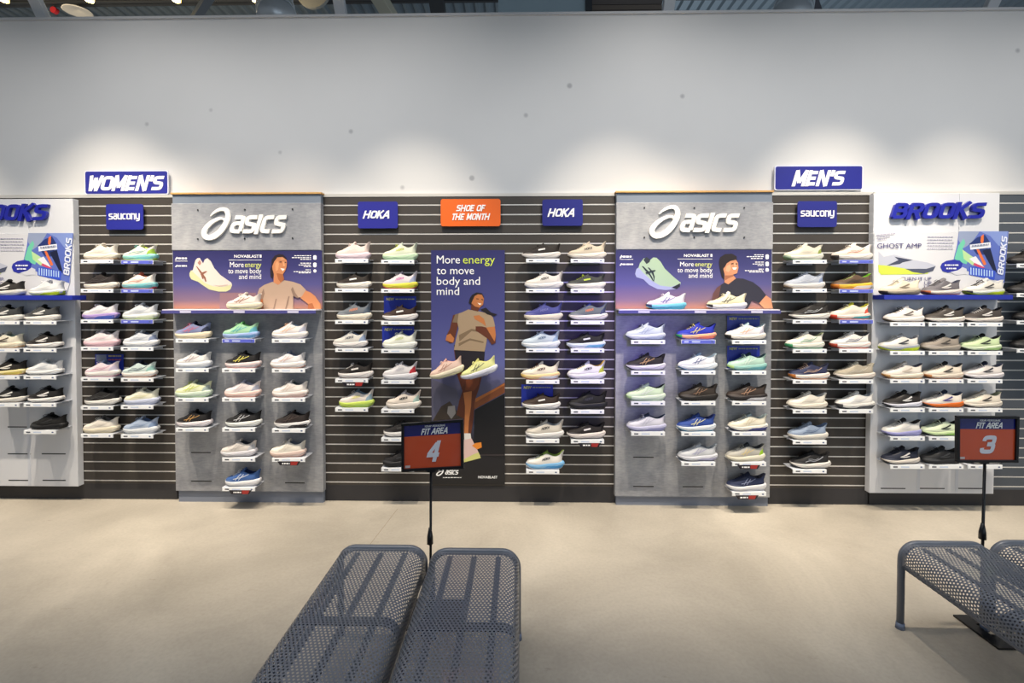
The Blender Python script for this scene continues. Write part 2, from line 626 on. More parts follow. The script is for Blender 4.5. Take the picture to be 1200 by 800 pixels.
def text_mb(s, x0, x1, z0, z1, y, depth=0.001, bold=0.0, shear=0.0, fit=True, rot=0.0):
    """plain lettering as a mesh filling the box x0..x1, z0..z1 (cap box) at plane y"""
    cu = bpy.data.curves.new('lettering', 'FONT')
    cu.body = s
    cu.size = 1.0
    cu.offset = bold
    cu.shear = shear
    cu.extrude = 0.0
    cu.resolution_u = 3
    ob = bpy.data.objects.new('lettering', cu)
    COL.objects.link(ob)
    dg = bpy.context.evaluated_depsgraph_get()
    me = bpy.data.meshes.new_from_object(ob.evaluated_get(dg))
    bpy.data.objects.remove(ob)
    bpy.data.curves.remove(cu)
    xs = [v.co.x for v in me.vertices]
    ys = [v.co.y for v in me.vertices]
    bx0, bx1, by0, by1 = min(xs), max(xs), min(ys), max(ys)
    if not fit:                       # keep baseline: cap height about 0.73
        by0, by1 = 0.0, 0.73
    mb = MB()
    for v in me.vertices:
        mb.v.append(Vector((x0 + (v.co.x - bx0) / (bx1 - bx0) * (x1 - x0), y, z0 + (v.co.y - by0) / (by1 - by0) * (z1 - z0))))
    for p in me.polygons:
        mb.f.append(tuple(p.vertices))
        mb.m.append(0)
    bpy.data.meshes.remove(me)
    if depth > 0.003:                 # raised letters
        bm = bmesh.new()
        vs = [bm.verts.new(v) for v in mb.v]
        for f in mb.f:
            try:
                bm.faces.new([vs[i] for i in f])
            except ValueError:
                pass
        r = bmesh.ops.extrude_face_region(bm, geom=bm.faces[:])
        bmesh.ops.translate(bm, verts=[g for g in r['geom'] if isinstance(g, bmesh.types.BMVert)], vec=(0, -depth, 0))
        bm.verts.index_update()
        mb.v = [v.co.copy() for v in bm.verts]
        mb.f = [tuple(v.index for v in f.verts) for f in bm.faces]
        mb.m = [0] * len(mb.f)
        bm.free()
    return mb


def merge(*mbs):
    """join builders, each with its own material index"""
    out = MB()
    for k, b in enumerate(mbs):
        i = len(out.v)
        out.v += b.v
        out.f += [tuple(j + i for j in f) for f in b.f]
        out.m += [k] * len(b.f)
    return out


def px_poly(pts, Y):
    return [at(x, y, Y) for x, y in pts]


# ------------------------------------------------------------------ the setting
def struct(name, mb, m, parent=None, **kw):
    o = mb.build(name, m, parent, **kw)
    o['kind'] = 'structure'
    return o


WALLTOP = at(640, 18, 0.02).z
floor = struct('floor', MB().box(-9, 9, -11, 0.25, -0.2, 0.0), M_FLOOR)
jm = MB()
a, b_ = at_floor(428, 645), at_floor(466, 596)
jm.box(-0.002, 0.002, 0, 1, 0, 1)
j = MB()
dv = (b_ - a).normalized()
sd = Vector((dv.y, -dv.x, 0)) * 0.0022
j.face([a - sd * 1 + Vector((0, 0, .0006)), a + sd + Vector((0, 0, .0006)), b_ + sd + Vector((0, 0, .0006)), b_ - sd + Vector((0, 0, .0006))])
j.build('control_joint', mat('8c8272', 0.7), floor)
wall = struct('wall_back', MB().box(-9, 9, 0.023, 0.22, 0.0, WALLTOP), M_WALL)
struct('trim_1', MB().box(-9, 9, 0.005, 0.235, WALLTOP, WALLTOP + 0.018), mat('c4c5c8', 0.6))
# roof deck: fluted steel sheets above the shop and the space behind the wall
DZ = 6.0
dk = MB()
x = -11.0
pts = []
while x < 11.0:
    pts += [(x, DZ + 0.04), (x + .065, DZ + 0.04), (x + .09, DZ), (x + .13, DZ)]
    x += 0.155
for (xa, za), (xb, zb) in zip(pts[:-1], pts[1:]):
    dk.face([(xa, -10, za), (xb, -10, zb), (xb, 12, zb), (xa, 12, za)])
deck = struct('ceiling', dk, mat('6d7880', 0.45, metal=0.3), fix=False)
for yy, zz, hh in ((3.0, DZ - .22, .20), (4.9, DZ - .26, .24), (7.5, DZ - .26, .24), (-2.5, DZ - .26, .24), (-6, DZ - .26, .24)):
    bm_ = MB()
    bm_.box(-11, 11, yy - .06, yy + .06, zz + hh - .012, zz + hh)
    bm_.box(-11, 11, yy - .006, yy + .006, zz, zz + hh)
    bm_.box(-11, 11, yy - .06, yy + .06, zz, zz + .012)
    bm_.build('roof_beam', mat('2e3033', 0.6), deck)
struct('wall_far', MB().box(-11, 11, 12.0, 12.2, 0, DZ + .1), mat('5d6268', 0.8))


def between(name, label, cat, p0, p1, wx, wy, m, group=None):
    p0, p1 = Vector(p0), Vector(p1)
    d = (p1 - p0).normalized()
    sx = Vector((1, 0, 0)) * wx / 2
    sy = d.cross(Vector((1, 0, 0))).normalized() * wy / 2
    mb = MB()
    mb.prism([p0 - sx - sy, p0 + sx - sy, p0 + sx + sy, p0 - sx + sy], p1 - p0)
    o = mb.build(name, m, None, bevel=0.006)
    o['label'] = label
    o['category'] = cat
    if group:
        o['group'] = group
    return o


WP = mat('c9ccd1', 0.5)
for px, lab in ((56, 'leftmost white steel brace rising from the top of the wall'),
                (402, 'white steel brace above the wall, left of the pale duct box'),
                (781, 'white steel brace above the wall, right of the brown panel'),
                (1155, 'rightmost white steel brace rising from the top of the wall')):
    p = at(px, 20, 0.12)
    between('wall_brace', lab, 'brace', (p.x, 0.12, WALLTOP + .005), (p.x, -0.95, WALLTOP + 1.72), .088, .05, WP, 'white braces above the wall')
# things in the roof space behind the wall
GD = 2.6


def roof_bar(px0, py0, px1, py1, Y0, Y1, wx, m, name, label):
    a, b = at(px0, py0, Y0), at(px1, py1, Y1)
    d = b - a
    between(name, label, 'beam', a - d * 0.6, b + d * 2.2, wx, wx * .8, m)


roof_bar(226, 26, 243, 0, 1.5, 1.2, .12, mat('6d7278', 0.5), 'diagonal_strut', 'grey diagonal strut above the wall between two small ceiling lamps')
roof_bar(458, 20, 446, 0, 1.6, 1.3, .14, mat('9a9788', 0.6), 'diagonal_strut', 'beige diagonal strut above the wall, right of a white brace')
roof_bar(514, 16, 511, -4, 2.0, 1.9, .17, mat('3a3c3f', 0.6), 'roof_post', 'dark steel post above the wall near the pale duct box')
roof_bar(957, 16, 950, -4, 1.6, 1.5, .12, mat('3a3a42', 0.6), 'roof_post', 'dark steel post above the wall beside the silver duct')


def duct(pxa, pya, Ya, pxb, pyb, Yb, r, label, flange=False):
    a, b = at(pxa, pya, Ya), at(pxb, pyb, Yb)
    t = thing('round_duct', label, 'duct', a)
    n = 26
    path = [a.lerp(b, k / n) for k in range(n + 1)]
    MB().tube(path, r, 20).build('duct_pipe', M_GALV, t, smooth=True)
    for k in range(2, n, 4):
        MB().tube([path[k] - (b - a).normalized() * .012, path[k] + (b - a).normalized() * .012], r * 1.05, 20).build('duct_seam', M_GALV, t)
    if flange:
        p = b + Vector((r * 2.2, 0.3, 0.02))
        MB().tube([p, p + Vector((.0, .05, .0))], r * 1.25, 22).build('duct_collar', mat('86857f', 0.6), t)


duct(325, 22, 1.2, 318, -26, 2.6, .19, 'silver round duct crossing above the wall at the left', True)
duct(926, 22, 1.2, 940, -26, 2.6, .19, 'silver round duct crossing above the wall at the right')
pa, pb = at(584, 24, 1.6), at(686, -20, 1.6)
t = thing('duct_box', 'pale blue rectangular duct box above the middle of the wall', 'duct', pa)
MB().box(pa.x, pb.x, 1.6, 3.2, pa.z, pb.z + .3).build('duct_body', mat('a9bcc6', 0.5), t)
MB().box(pb.x, pb.x + .07, 1.57, 3.2, pa.z, pb.z + .3).build('corner_angle', mat('3a3d42', 0.5), t)
pa, pb = at(694, 24, 2.0), at(776, -20, 2.0)
t = thing('panelling', 'brown board panelling above the wall right of the duct box', 'panel', pa)
nb = 7
for k in range(nb):
    za = pa.z + (pb.z - pa.z) * k / nb
    MB().box(pa.x, pb.x, 2.0 - .004 * (k % 2), 2.06, za, za + (pb.z - pa.z) / nb - .006).build('board', mat(('6e6560', '5d5552', '7c6f64')[k % 3], 0.7), t)
for px, lab in ((5, 'small lit ceiling lamp at the left edge above the wall'), (105, 'small lit ceiling lamp beside the white dish lamp'),
                (207, 'small lit ceiling lamp left of the diagonal strut'), (300, 'small lit ceiling lamp beside the silver duct')):
    p = at(px, 1.0, 2.4)
    t = thing('ceiling_lamp', lab, 'lamp', p, 'small lamps above the wall')
    MB().tube([p + Vector((0, 0, .02)), p + Vector((0, 0, .2))], .055, 14).build('housing', mat('3b3b3b', 0.5), t)
    MB().tube([p - Vector((0, 0, .005)), p + Vector((0, 0, .02))], [.045, .05], 14).build('bulb', mat('ffd27a', 0.5, emit=3.5), t)
    lamp('POINT', 'ceiling_lamp_light', p - Vector((0, .02, .08)), p - Vector((0, 0, 1)), 22, (1.0, .8, .5), shadow_soft_size=.05)
    MB().tube([p + Vector((0, 0, .2)), Vector((p.x, p.y, DZ))], .008, 6).build('stem', mat('3b3b3b', 0.5), t)
p = at(91, 13, 3.0)
t = thing('dish_lamp', 'white unlit dish lamp hanging above the wall at the left', 'lamp', p)
MB().loft([[(p.x + r * math.cos(2 * math.pi * k / 24), p.y + r * math.sin(2 * math.pi * k / 24), p.z + z) for k in range(24)]
           for r, z in ((.001, .045), (.10, .035), (.17, .0), (.175, -.012), (.16, -.01), (.001, .02))], True).build('shade', mat('c2c0bd', 0.5), t, smooth=True)
MB().tube([p + Vector((0, 0, .04)), Vector((p.x, p.y, DZ))], .008, 6).build('cord', M_DARK, t)
p = at(62, 11, 3.0)
o = MB().tube([p, p + Vector((0, .05, 0))], .045, 14).build('alarm_bell', mat('9c1f26', 0.4), None)
o['label'] = 'small round red alarm bell above the wall at the left'
o['category'] = 'bell'
MB().tube([Vector((p.x, p.y + .03, p.z)), Vector((p.x, p.y + .03, DZ))], .006, 6).build('cable', M_DARK, None).parent = o
o.children[0].name = 'cable'
# daylight that reaches the space behind the wall
lamp('AREA', 'rear_space_daylight', (3.5, 4.2, 2.6), (2.5, 3.6, 6.0), 110, (.80, .91, 1.0), shape='RECTANGLE', size=5.0, size_y=2.0)
# ------------------------------------------------------------------ slatwalls
SLAT_PITCH = 0.0762
SLAT_TOP = 2.44


def slatwall(x0, x1, label, left_trim=True, right_trim=False, M_SLAT=M_SLAT):
    t = thing('slatwall', label, 'slatwall', ((x0 + x1) / 2, 0, 0), 'dark slatwalls')
    cx = (x0 + x1) / 2
    MB().box(x0, x1, 0.010, 0.020, 0.0, SLAT_TOP).build('backing', M_BACK, t)
    MB().box(x0, x1, 0.0, 0.010, 0.0, 0.128).build('kickboard', M_KICK, t, bevel=.002)
    z = SLAT_TOP - 0.012
    hw = (x1 - x0) / 2 - .002
    sl = MB().box(-hw, hw, 0.0, 0.0099, -0.066, 0).mesh('slat', M_SLAT)
    ins = MB().box(-hw, hw, -0.0006, 0.009, -0.0044, 0.0036).box(-hw, hw, 0.0045, 0.0098, -0.0075, -.0044).mesh('slot_insert', M_ALU)
    first = True
    z -= 0.0
    h0 = 0.062
    o = MB().box(x0 + .002, x1 - .002, 0.0, 0.0099, z - h0, z).build('slat', M_SLAT, t)
    z -= h0
    while z > 0.14:
        o = bpy.data.objects.new('slot_insert', ins)
        COL.objects.link(o)
        o.parent = t
        o.location = (0, 0, z - 0.004)
        z -= 0.0102
        hh = min(0.066, z - 0.128)
        if hh > 0.05:
            o = bpy.data.objects.new('slat', sl)
            COL.objects.link(o)
            o.parent = t
            o.location = (0, 0, z)
        else:
            MB().box(x0 + .002, x1 - .002, 0, .0099, 0.128, z).build('slat', M_SLAT, t)
        z -= 0.066
    MB().box(x0, x1, -0.004, 0.022, SLAT_TOP - .012, SLAT_TOP + .012).build('top_trim', mat('cfccc6', 0.4, metal=.3), t)
    if left_trim:
        MB().box(x0 - .004, x0 + .016, -0.004, 0.02, 0.128, SLAT_TOP).build('end_trim', mat('c9c8c6', 0.4), t)
    if right_trim:
        MB().box(x1 - .016, x1 + .004, -0.004, 0.02, 0.128, SLAT_TOP).build('end_trim', mat('c9c8c6', 0.4), t)
    return t


def X0(px, py=400, Y=0.0):
    return at(px, py, Y).x


slatwall(X0(-70), X0(205), "dark brown slatwall under the women's sign", False)
slatwall(X0(378), X0(724), 'wide dark slatwall between the two grey cement panels', False)
slatwall(X0(902), X0(1020), "dark brown slatwall under the men's sign", False, True)
slatwall(X0(1021.5), X0(1300), 'dark slatwall with bluish daylight in its colour at the far right edge of the picture', False, False, mat('4a5058', .5, noise=.06, scale=18))  # bluish daylight on this end is put into its slat colour

# ------------------------------------------------------------------ display panels
PT = 0.055                                     # how far the panels stand out


def slots_on(t, lst, Y):
    for xa, xb, yy in lst:
        a, b = at(xa, yy, Y), at(xb, yy, Y)
        MB().box(a.x, b.x, Y - .0008, Y + .004, a.z - .004, a.z + .004).build('slot', M_DARK, t)


def cement_panel(xl, xr, ytop, label, logo, bolts, slots, bar):
    Y = -PT
    a, b = at(xl, 400, Y), at(xr, 400, Y)
    ztop = at((xl + xr) / 2, ytop, Y).z
    cx = (a.x + b.x) / 2
    t = thing('display_panel', label, 'display panel', (cx, 0, 0), 'grey cement-look display panels')
    zb = lambda y: at((xl + xr) / 2, y, Y).z
    z_plinth = zb(bar['plinth'])
    MB().box(a.x, b.x, Y, -0.0045, z_plinth, zb(bar['bar1'])).build('lower_board', M_CEMENT, t, bevel=.0015)
    MB().box(a.x + .012, b.x - .006, Y + .016, -0.0045, 0.0, z_plinth - .002).build('plinth', mat('767d8c', 0.5), t)
    MB().box(a.x, b.x, Y, -0.0045, zb(bar['bar1']), zb(bar['head0'])).build('upper_board', M_CEMENT, t, bevel=.0015)
    MB().box(a.x + .004, b.x - .004, Y + .006, -0.0045, zb(bar['head0']), ztop).build('top_band', mat('76808e', 0.5), t)
    MB().box(a.x - .006, b.x + .006, Y - .006, -0.004, ztop, ztop + .014).build('top_rail', M_WOOD, t, bevel=.002)
    hb = MB()
    zc0, zc1 = zb(bar['print0']), zb(bar['head0'])
    hb.box(a.x + .001, b.x - .001, Y - .006, Y, zc0, zc1 - .002)
    hd = hb.build('header_board', M_CEMENT, t, bevel=.0015)
    for bx, by in bolts:
        p = at(bx, by, Y - .006)
        MB().tube([(p.x, Y - .006, p.z), (p.x, Y - .011, p.z)], .006, 8).build('bolt', M_DARK, t)
    lx0, lx1, lz0, lz1, sx0, sx1, sz0, sz1 = logo
    p0, p1 = at(lx0, lz1, Y - .006), at(lx1, lz0, Y - .006)
    q0, q1 = at(sx0, sz1, Y - .006), at(sx1, sz0, Y - .006)
    m_logo = mat('f3f1ec', 0.4)
    swirl_mb(q0.x, q1.x, q0.z, q1.z, Y - .007, .016).build('logo_swirl', m_logo, t, fix=True)
    logo_mb('asics', p0.x, p1.x, p0.z, p1.z, Y - .007, .016, thick=.28, shear=.30).build('logo_lettering', m_logo, t)
    slots_on(t, slots, Y)
    # the ledge that carries sample shoes
    c, d = at(bar['x0'], bar['bar0'], Y - .10), at(bar['x1'], bar['bar0'], Y - .10)
    zt = at((xl + xr) / 2, bar['bar0'], Y - .12).z
    zl = at((xl + xr) / 2, bar['bar1'], Y - .12).z
    MB().box(a.x, b.x, Y - .118, Y, zt - .010, zt).build('ledge', mat('c9c4cc', 0.4), t, bevel=.001)
    lp = MB().box(a.x - .004, b.x + .004, Y - .122, Y - .118, zl + .001, zt - .0075).build('ledge_front', mat('4b4a86', 0.45), t, bevel=.001)
    for fx in (.12, .47, .82):
        x_ = a.x + (b.x - a.x) * fx
        mbx = MB().box(x_, x_ + .085, Y - .1232, Y - .122, zl + .006, zt - .0105)
        sub(mbx, 'name_tag', mat('c4c2d8', 0.5), lp, t)
    return t, a, b, zt


BAR_L = dict(plinth=575.5, head0=238, print0=293, bar0=362.5, bar1=367.5, x0=199, x1=378)
BAR_R = dict(plinth=582.0, head0=237, print0=292, bar0=362.5, bar1=367.5, x0=719, x1=908)
panelL, La, Lb, ledgeL = cement_panel(203.5, 377.5, 227.5, "grey cement-look display panel in the women's half, with a woman on its banner",
                                      (270.5, 337.5, 251.5, 274.5, 237.3, 271, 244.5, 281.5),
                                      [(232, 246), (287, 245.5), (343, 245), (232, 280), (287, 279.5), (343, 279)],
                                      [(224, 247, 530), (224, 248, 563.5), (334, 357, 565.5)], BAR_L)
panelR, Ra, Rb, ledgeR = cement_panel(721.5, 904, 225.5, "grey cement-look display panel in the men's half, with a man on its banner",
                                      (796, 866, 249.5, 273, 760, 796.5, 242, 279.5),
                                      [(755, 243.5), (813.5, 243.5), (872, 243.5), (755, 278), (813.5, 278), (872, 278)],
                                      [(742, 766, 535.5), (742, 766, 569.7), (800, 824, 570)], BAR_R)


# ------------------------------------------------------------------ printed banners
def flat(polys, Y, step=0.0003):
    """layered flat print: list of (points in pixels, material index); later ones lie on top"""
    mb = MB()
    for k, (pts, mi) in enumerate(polys):
        mb.face(px_poly(pts, Y - .0012 - step * k), mi)
    return mb


def tri_safe(o):
    me = o.data
    bm = bmesh.new()
    bm.from_mesh(me)
    bmesh.ops.triangulate(bm, faces=bm.faces[:], ngon_method='EAR_CLIP')
    for f in bm.faces:
        if f.normal.y > 0:
            f.normal_flip()
    bm.to_mesh(me)
    bm.free()


def dashes(x0, x1, y, h, Y, seed=0):
    """a line of lettering too small to read"""
    rnd = random.Random(seed)
    out = []
    x = x0
    while x < x1 - .8:
        wd = rnd.uniform(1.2, 4.0)
        wd = min(wd, x1 - x)
        out.append([(x, y - h / 2), (x + wd, y - h / 2), (x + wd, y + h / 2), (x, y + h / 2)])
        x += wd + .7
    return out


def px_text(s, x0, x1, ytop, ybase, Y, bold=0.0, shear=0.0, fit=False):
    p, q = at(x0, ybase, Y), at(x1, ytop, Y)
    return text_mb(s, p.x, q.x, p.z, q.z, Y, 0.0, bold, shear, fit)


SKY_STOPS = [(0.0, 'a8745e'), (0.14, '7d6478'), (0.42, '524f86'), (0.75, '37366c'), (1.0, '2a295a')]


def cement_banner(panel, xl, xr, y0, y1, man):
    Y = -PT - .009
    a, b = at(xl, y1, Y), at(xr, y0, Y)
    lab = 'printed purple banner with a man in a dark shirt on the cement panel' if man else 'printed purple banner with a smiling woman on the cement panel'
    t = thing('banner', lab, 'banner', ((a.x + b.x) / 2, Y, a.z), 'wide purple banners')
    h = b.z - a.z
    MB().box(a.x, b.x, Y, Y + .0085, a.z, b.z).build('sheet', gradient_print('dusk_print', 0, h, SKY_STOPS), t)
    ms = []

    def M(h):
        m = mat(h, 0.45, kind='ink')
        if m not in ms:
            ms.append(m)
        return ms.index(m)
    P = []
    if not man:
        cream, lime, tan = M('d8cac2'), M('c9c89c'), M('8a5a48')
        P += [([(257.5, 343), (300, 343), (300, 362), (257.5, 362)], M('8a6a74')),
              ([(222, 320), (226, 316), (229, 305), (231, 302.5), (234, 302), (238, 308.5), (240, 304), (243, 302.5), (247, 306), (251, 314),
                (258, 322), (271, 331), (272, 334), (270, 339), (265, 341.5), (256, 341.5), (245, 339), (236, 333), (232, 330), (224, 327), (222, 323)], cream),
              ([(222, 320), (224, 316.5), (229, 321), (240, 331.5), (250, 335.5), (262, 336), (272, 333), (270, 339), (265, 341.5), (256, 341.5), (245, 339),
                (236, 333), (232, 330), (224, 327), (222, 323)], lime),
              ([(231.5, 308), (234, 304.5), (236, 308), (234, 311)], M('a8786a')),
              ([(229.5, 311.5), (231, 312), (236, 318), (241, 325), (242, 330), (240.5, 330), (239, 326), (234, 319)], tan),
              ([(235, 321), (236, 319.5), (241, 317.5), (243, 318), (238, 321.5), (238.5, 327), (237, 326.5)], tan),
              ([(250, 333.5), (256, 334.5), (267, 333), (267, 334), (256, 335.6)], M('c9b2a8'))]
        skin, skd, hair, shirt, shd = M('c8845a'), M('a5623c'), M('2c2026'), M('b59a86'), M('8c7364')
        P += [([(316.5, 315), (319, 311), (320.8, 320), (319.6, 327), (317, 324)], hair),
              ([(318, 313), (318.5, 304), (322, 299.5), (327, 297.5), (332, 298.5), (335.5, 302), (336, 306), (330, 303), (325, 303.5), (322, 308), (321, 316)], hair),
              ([(321, 307), (325, 301.5), (331, 301), (335.5, 304), (336.3, 308), (336, 312), (334, 317.5), (331.5, 321), (333, 327), (327, 334), (320.5, 331), (321, 321), (319.5, 316), (319, 312)], skin),
              ([(324, 320), (331.5, 321), (333, 327), (329, 331), (326, 327)], skd),
              ([(328.5, 314), (333.8, 315), (331.2, 317.6)], M('f2ece6')),
              ([(322.5, 309), (325, 305), (327, 309), (326, 316), (323, 318)], M('d89a6c')),
              ([(331.6, 306.5), (332.6, 306.5), (334, 311.6), (331.8, 312.2)], M('dca276')),
              ([(326, 303.6), (331, 302.6), (334.5, 304), (331, 304.4)], M('dca276')),
              ([(327.4, 306.4), (330, 306), (330, 307.2), (327.6, 307.4)], hair), ([(333.6, 306.6), (335.6, 306.8), (335.4, 308), (333.6, 307.6)], hair),
              ([(353, 346), (358, 340), (364, 342.5), (369.5, 347), (375.5, 356), (375.8, 362), (361, 362), (361, 356), (352, 349)], skin),
              ([(361, 356), (366, 355), (369, 361.8), (361, 362)], skd),
              ([(302.5, 351), (308, 349), (308.5, 361.8), (304, 361.8)], skd),
              ([(301.5, 345), (304, 337.5), (310, 333.5), (319.5, 330), (326, 333.8), (333, 328.2), (343, 330), (352, 333), (358.5, 339.5), (353.5, 347.5), (348, 349), (343.5, 346.5),
                (343.6, 362), (309, 362), (308.2, 350), (303, 351.5)], shirt),
              ([(343.5, 346.5), (341, 339), (343, 336), (346, 343), (350, 348.8), (348, 349)], shd),
              ([(308.2, 350), (310, 344), (309, 338), (306, 344), (303, 351.5)], shd),
              ([(320, 362), (323, 350), (324.5, 350), (322, 362)], shd), ([(334, 362), (338, 347), (339.4, 347), (336, 362)], shd)]
        tx = 306
        lines = [('More', 269.5, 285.5, 306.4, 313.0, 0), ('energy', 287, tx, 306.4, 313.0, 1), ('to move body', 267.5, tx, 313.8, 320.2, 0), ('and mind', 280, tx, 320.6, 326.8, 0)]
        nova = (274.5, 303.5, 298.3, 301.8, 268, 306.5, 304.6)
        small = [(205, 219, 302.6, 3.2), (205, 219.5, 305.8, .5), (205, 220, 311.5, 2.6)]
        ic = [(299.5, 345, 364.5), (301.8, 342, 364.5), (303.8, 352, 364.5), (308.2, 352, 364.5), (310.4, 350, 364.5), (312.2, 356, 364.5), (316, 358, 364.5), (318.2, 344, 364.5), (319.6, 350, 364.5)]
        icons = [(367, 371, 299, 304.2), (367, 371, 307.5, 313), (367.3, 370.8, 315.5, 319.2)]
    else:
        s, ox, oy = 1 / 6.154, 715, 280

        def c(*pts):
            return [(ox + x * s, oy + y * s) for x, y in pts]
        P += [(c((205, 205), (215, 175), (230, 155), (245, 138), (290, 150), (312, 132), (335, 135), (365, 165), (395, 215), (460, 275), (510, 315), (500, 345), (480, 360), (400, 368),
                 (340, 360), (280, 330), (240, 290), (190, 275), (180, 250), (190, 215)), M('a3bb9e')),
              (c((180, 250), (190, 215), (205, 205), (240, 245), (300, 300), (360, 335), (440, 345), (505, 322), (500, 345), (480, 360), (400, 368), (340, 360), (280, 330), (240, 290), (190, 275)), M('9ca2c6')),
              (c((240, 150), (262, 128), (290, 148), (285, 165), (262, 180)), M('2b3236')),
              (c((440, 352), (505, 318), (503, 342), (480, 360)), M('23242c')),
              (c((228, 195), (240, 196), (275, 230), (300, 268), (318, 305), (308, 302), (285, 262), (255, 228)), M('26302e')),
              (c((270, 205), (282, 206), (310, 235), (322, 270), (318, 300), (308, 262), (295, 235)), M('26302e')),
              (c((255, 240), (300, 226), (328, 222), (326, 232), (290, 244), (262, 252)), M('26302e')),
              (c((735, 432), (742, 395), (768, 352), (822, 314), (900, 480), (740, 490)), M('7d4f48'))]
        skin, hair, shirt = M('c88a66'), M('241a1c'), M('2d2b38')
        P += [(c((790, 205), (785, 165), (795, 130), (830, 108), (880, 106), (912, 125), (915, 160), (880, 160), (850, 185), (830, 215), (820, 255), (826, 292), (805, 272)), hair),
              (c((842, 175), (868, 158), (908, 150), (922, 172), (926, 208), (916, 246), (885, 258), (908, 284), (852, 326), (824, 312), (826, 255), (816, 215), (828, 200)), skin),
              (c((826, 262), (862, 262), (885, 258), (890, 268), (850, 285), (828, 300)), M('9c6246')),
              (c((880, 205), (915, 205), (905, 222), (888, 220)), M('efe6e0')),
              (c((840, 195), (865, 180), (872, 215), (855, 240), (832, 230)), M('dba27e')),
              (c((892, 172), (900, 172), (912, 198), (895, 202)), M('dba27e')),
              (c((872, 176), (890, 172), (890, 178), (874, 182)), hair), (c((906, 174), (918, 176), (917, 182), (906, 180)), hair),
              (c((1122, 404), (1160, 430), (1174, 500), (1112, 500), (1072, 460)), skin),
              (c((735, 432), (745, 390), (770, 350), (824, 314), (850, 328), (910, 282), (960, 285), (1030, 310), (1082, 350), (1125, 405), (1075, 462), (1025, 440), (992, 500), (745, 500)), shirt),
              (c((735, 432), (745, 390), (770, 350), (800, 330), (790, 380), (780, 440), (790, 500), (745, 500)), M('5d3e3e')),
              (c((835, 388), (850, 374), (856, 378), (848, 392)), M('e8e8e8'))]
        tx = 834.8
        lines = [('More', 797, 813, 306.3, 312.0, 0), ('energy', 814.5, tx, 306.3, 312.0, 1), ('to move body', 794, tx, 313.0, 319.0, 0), ('and mind', 807, tx, 319.6, 325.4, 0)]
        nova = (801.5, 831, 297.5, 300.8, 794, 834.8, 303.4)
        small = [(726, 740, 300.6, 3.4), (726, 742, 303.8, .5), (726, 742, 309.6, 2.8)]
        ic = [(298.5, 884, 899.5), (300.6, 875, 899.5), (302.8, 880, 899.5), (307, 885, 899.5), (309.2, 882, 899.5), (311, 888, 899.5), (315.2, 889, 899.5), (317, 873, 899.5), (318.6, 878, 899.5)]
        icons = [(897 + 0.0 + 0, 901, 298, 303.6), (897, 901, 306.5, 312), (897, 901, 314, 318.2)]
        icons = [(x + 0, x1 + 0, a_, b__) for x, x1, a_, b__ in icons]
        ic = [(y, x0_, 895) for y, x0_, _ in ic]
    nsh = 7
    tri_safe(flat(P[:nsh], Y).build('printed_shoe', ms, t, fix=False))
    tri_safe(flat(P[nsh:], Y - .0003 * nsh).build('printed_person', ms, t, fix=False))
    Yt = Y - .0012
    for s_, xa, xb, ya, yb, k in lines:
        px_text(s_, xa, xb, ya, yb, Yt, 0.0).build('printed_line', mat('d8e07a', 0.45) if k else M_INK, t, fix=False)
    px_text('NOVABLAST', nova[0], nova[1], nova[2], nova[3], Yt, .02, 0, False).build('printed_line', M_INK, t, fix=False)
    wm = MB()
    for k, (xa, xb, yy, hh) in enumerate(small):
        for d in (dashes(xa + 3.4, xb, yy, hh * .6, Y, k) if hh > 1 else [[(xa, yy - .25), (xb, yy - .25), (xb, yy + .25), (xa, yy + .25)]]):
            wm.face(px_poly(d, Yt))
        if hh > 1:
            wm.face(px_poly([(xa, yy + hh * .5), (xa + 1, yy - hh * .1), (xa + 2.6, yy - hh * .6), (xa + 3, yy), (xa + 1.6, yy + hh * .55)], Yt))
    for k, (yy, xa, xb) in enumerate(ic):
        for d in dashes(xa, xb, yy, .9, Y, k + 9):
            wm.face(px_poly(d, Yt))
    for xa, xb, ya, yb in icons:
        wm.face(px_poly([(xa, ya + 1), (xa + 1, ya), (xb - 1, ya), (xb, ya + 1), (xb, yb - 1), (xb - 1, yb), (xa + 1, yb), (xa, yb - 1)], Yt))
    wm.face(px_poly([(nova[4], nova[6] - .25), (nova[5], nova[6] - .25), (nova[5], nova[6] + .25), (nova[4], nova[6] + .25)], Yt))
    wm.face(px_poly([(nova[5] - 2.2, nova[2]), (nova[5], nova[2]), (nova[5], nova[3]), (nova[5] - 2.2, nova[3])], Yt))
    wm.build('small_print', M_INK, t, fix=False)['kind'] = 'stuff'
    return t


cement_banner(panelL, 203.5, 377, 293.5, 361.5, False)
cement_banner(panelR, 721.5, 904.5, 292.5, 361.5, True)

# tall poster on the wide slatwall
Y = -0.012
a, b = at(506, 567, Y), at(591.5, 293, Y)
tp = thing('poster', 'tall printed poster of a running woman between the shoe columns', 'poster', ((a.x + b.x) / 2, Y, a.z))
MB().box(a.x, b.x, Y, Y + .008, a.z, b.z).build('sheet', gradient_print('tall_print', 0, b.z - a.z, [
    (0.0, '141316'), (0.18, '1c1b20'), (0.42, '5a5a78'), (0.52, '5a5f98'), (0.72, '43457f'), (1.0, '2b2b62')]), tp)
ms = []


def M(h):
    m = mat(h, 0.45, kind='ink')
    if m not in ms:
        ms.append(m)
    return ms.index(m)


def c1(*pts):
    return [(500 + x / 5.33, 280 + y / 5.33) for x, y in pts]


def c2(*pts):
    return [(495 + x / 5.0, 410 + y / 5.0) for x, y in pts]


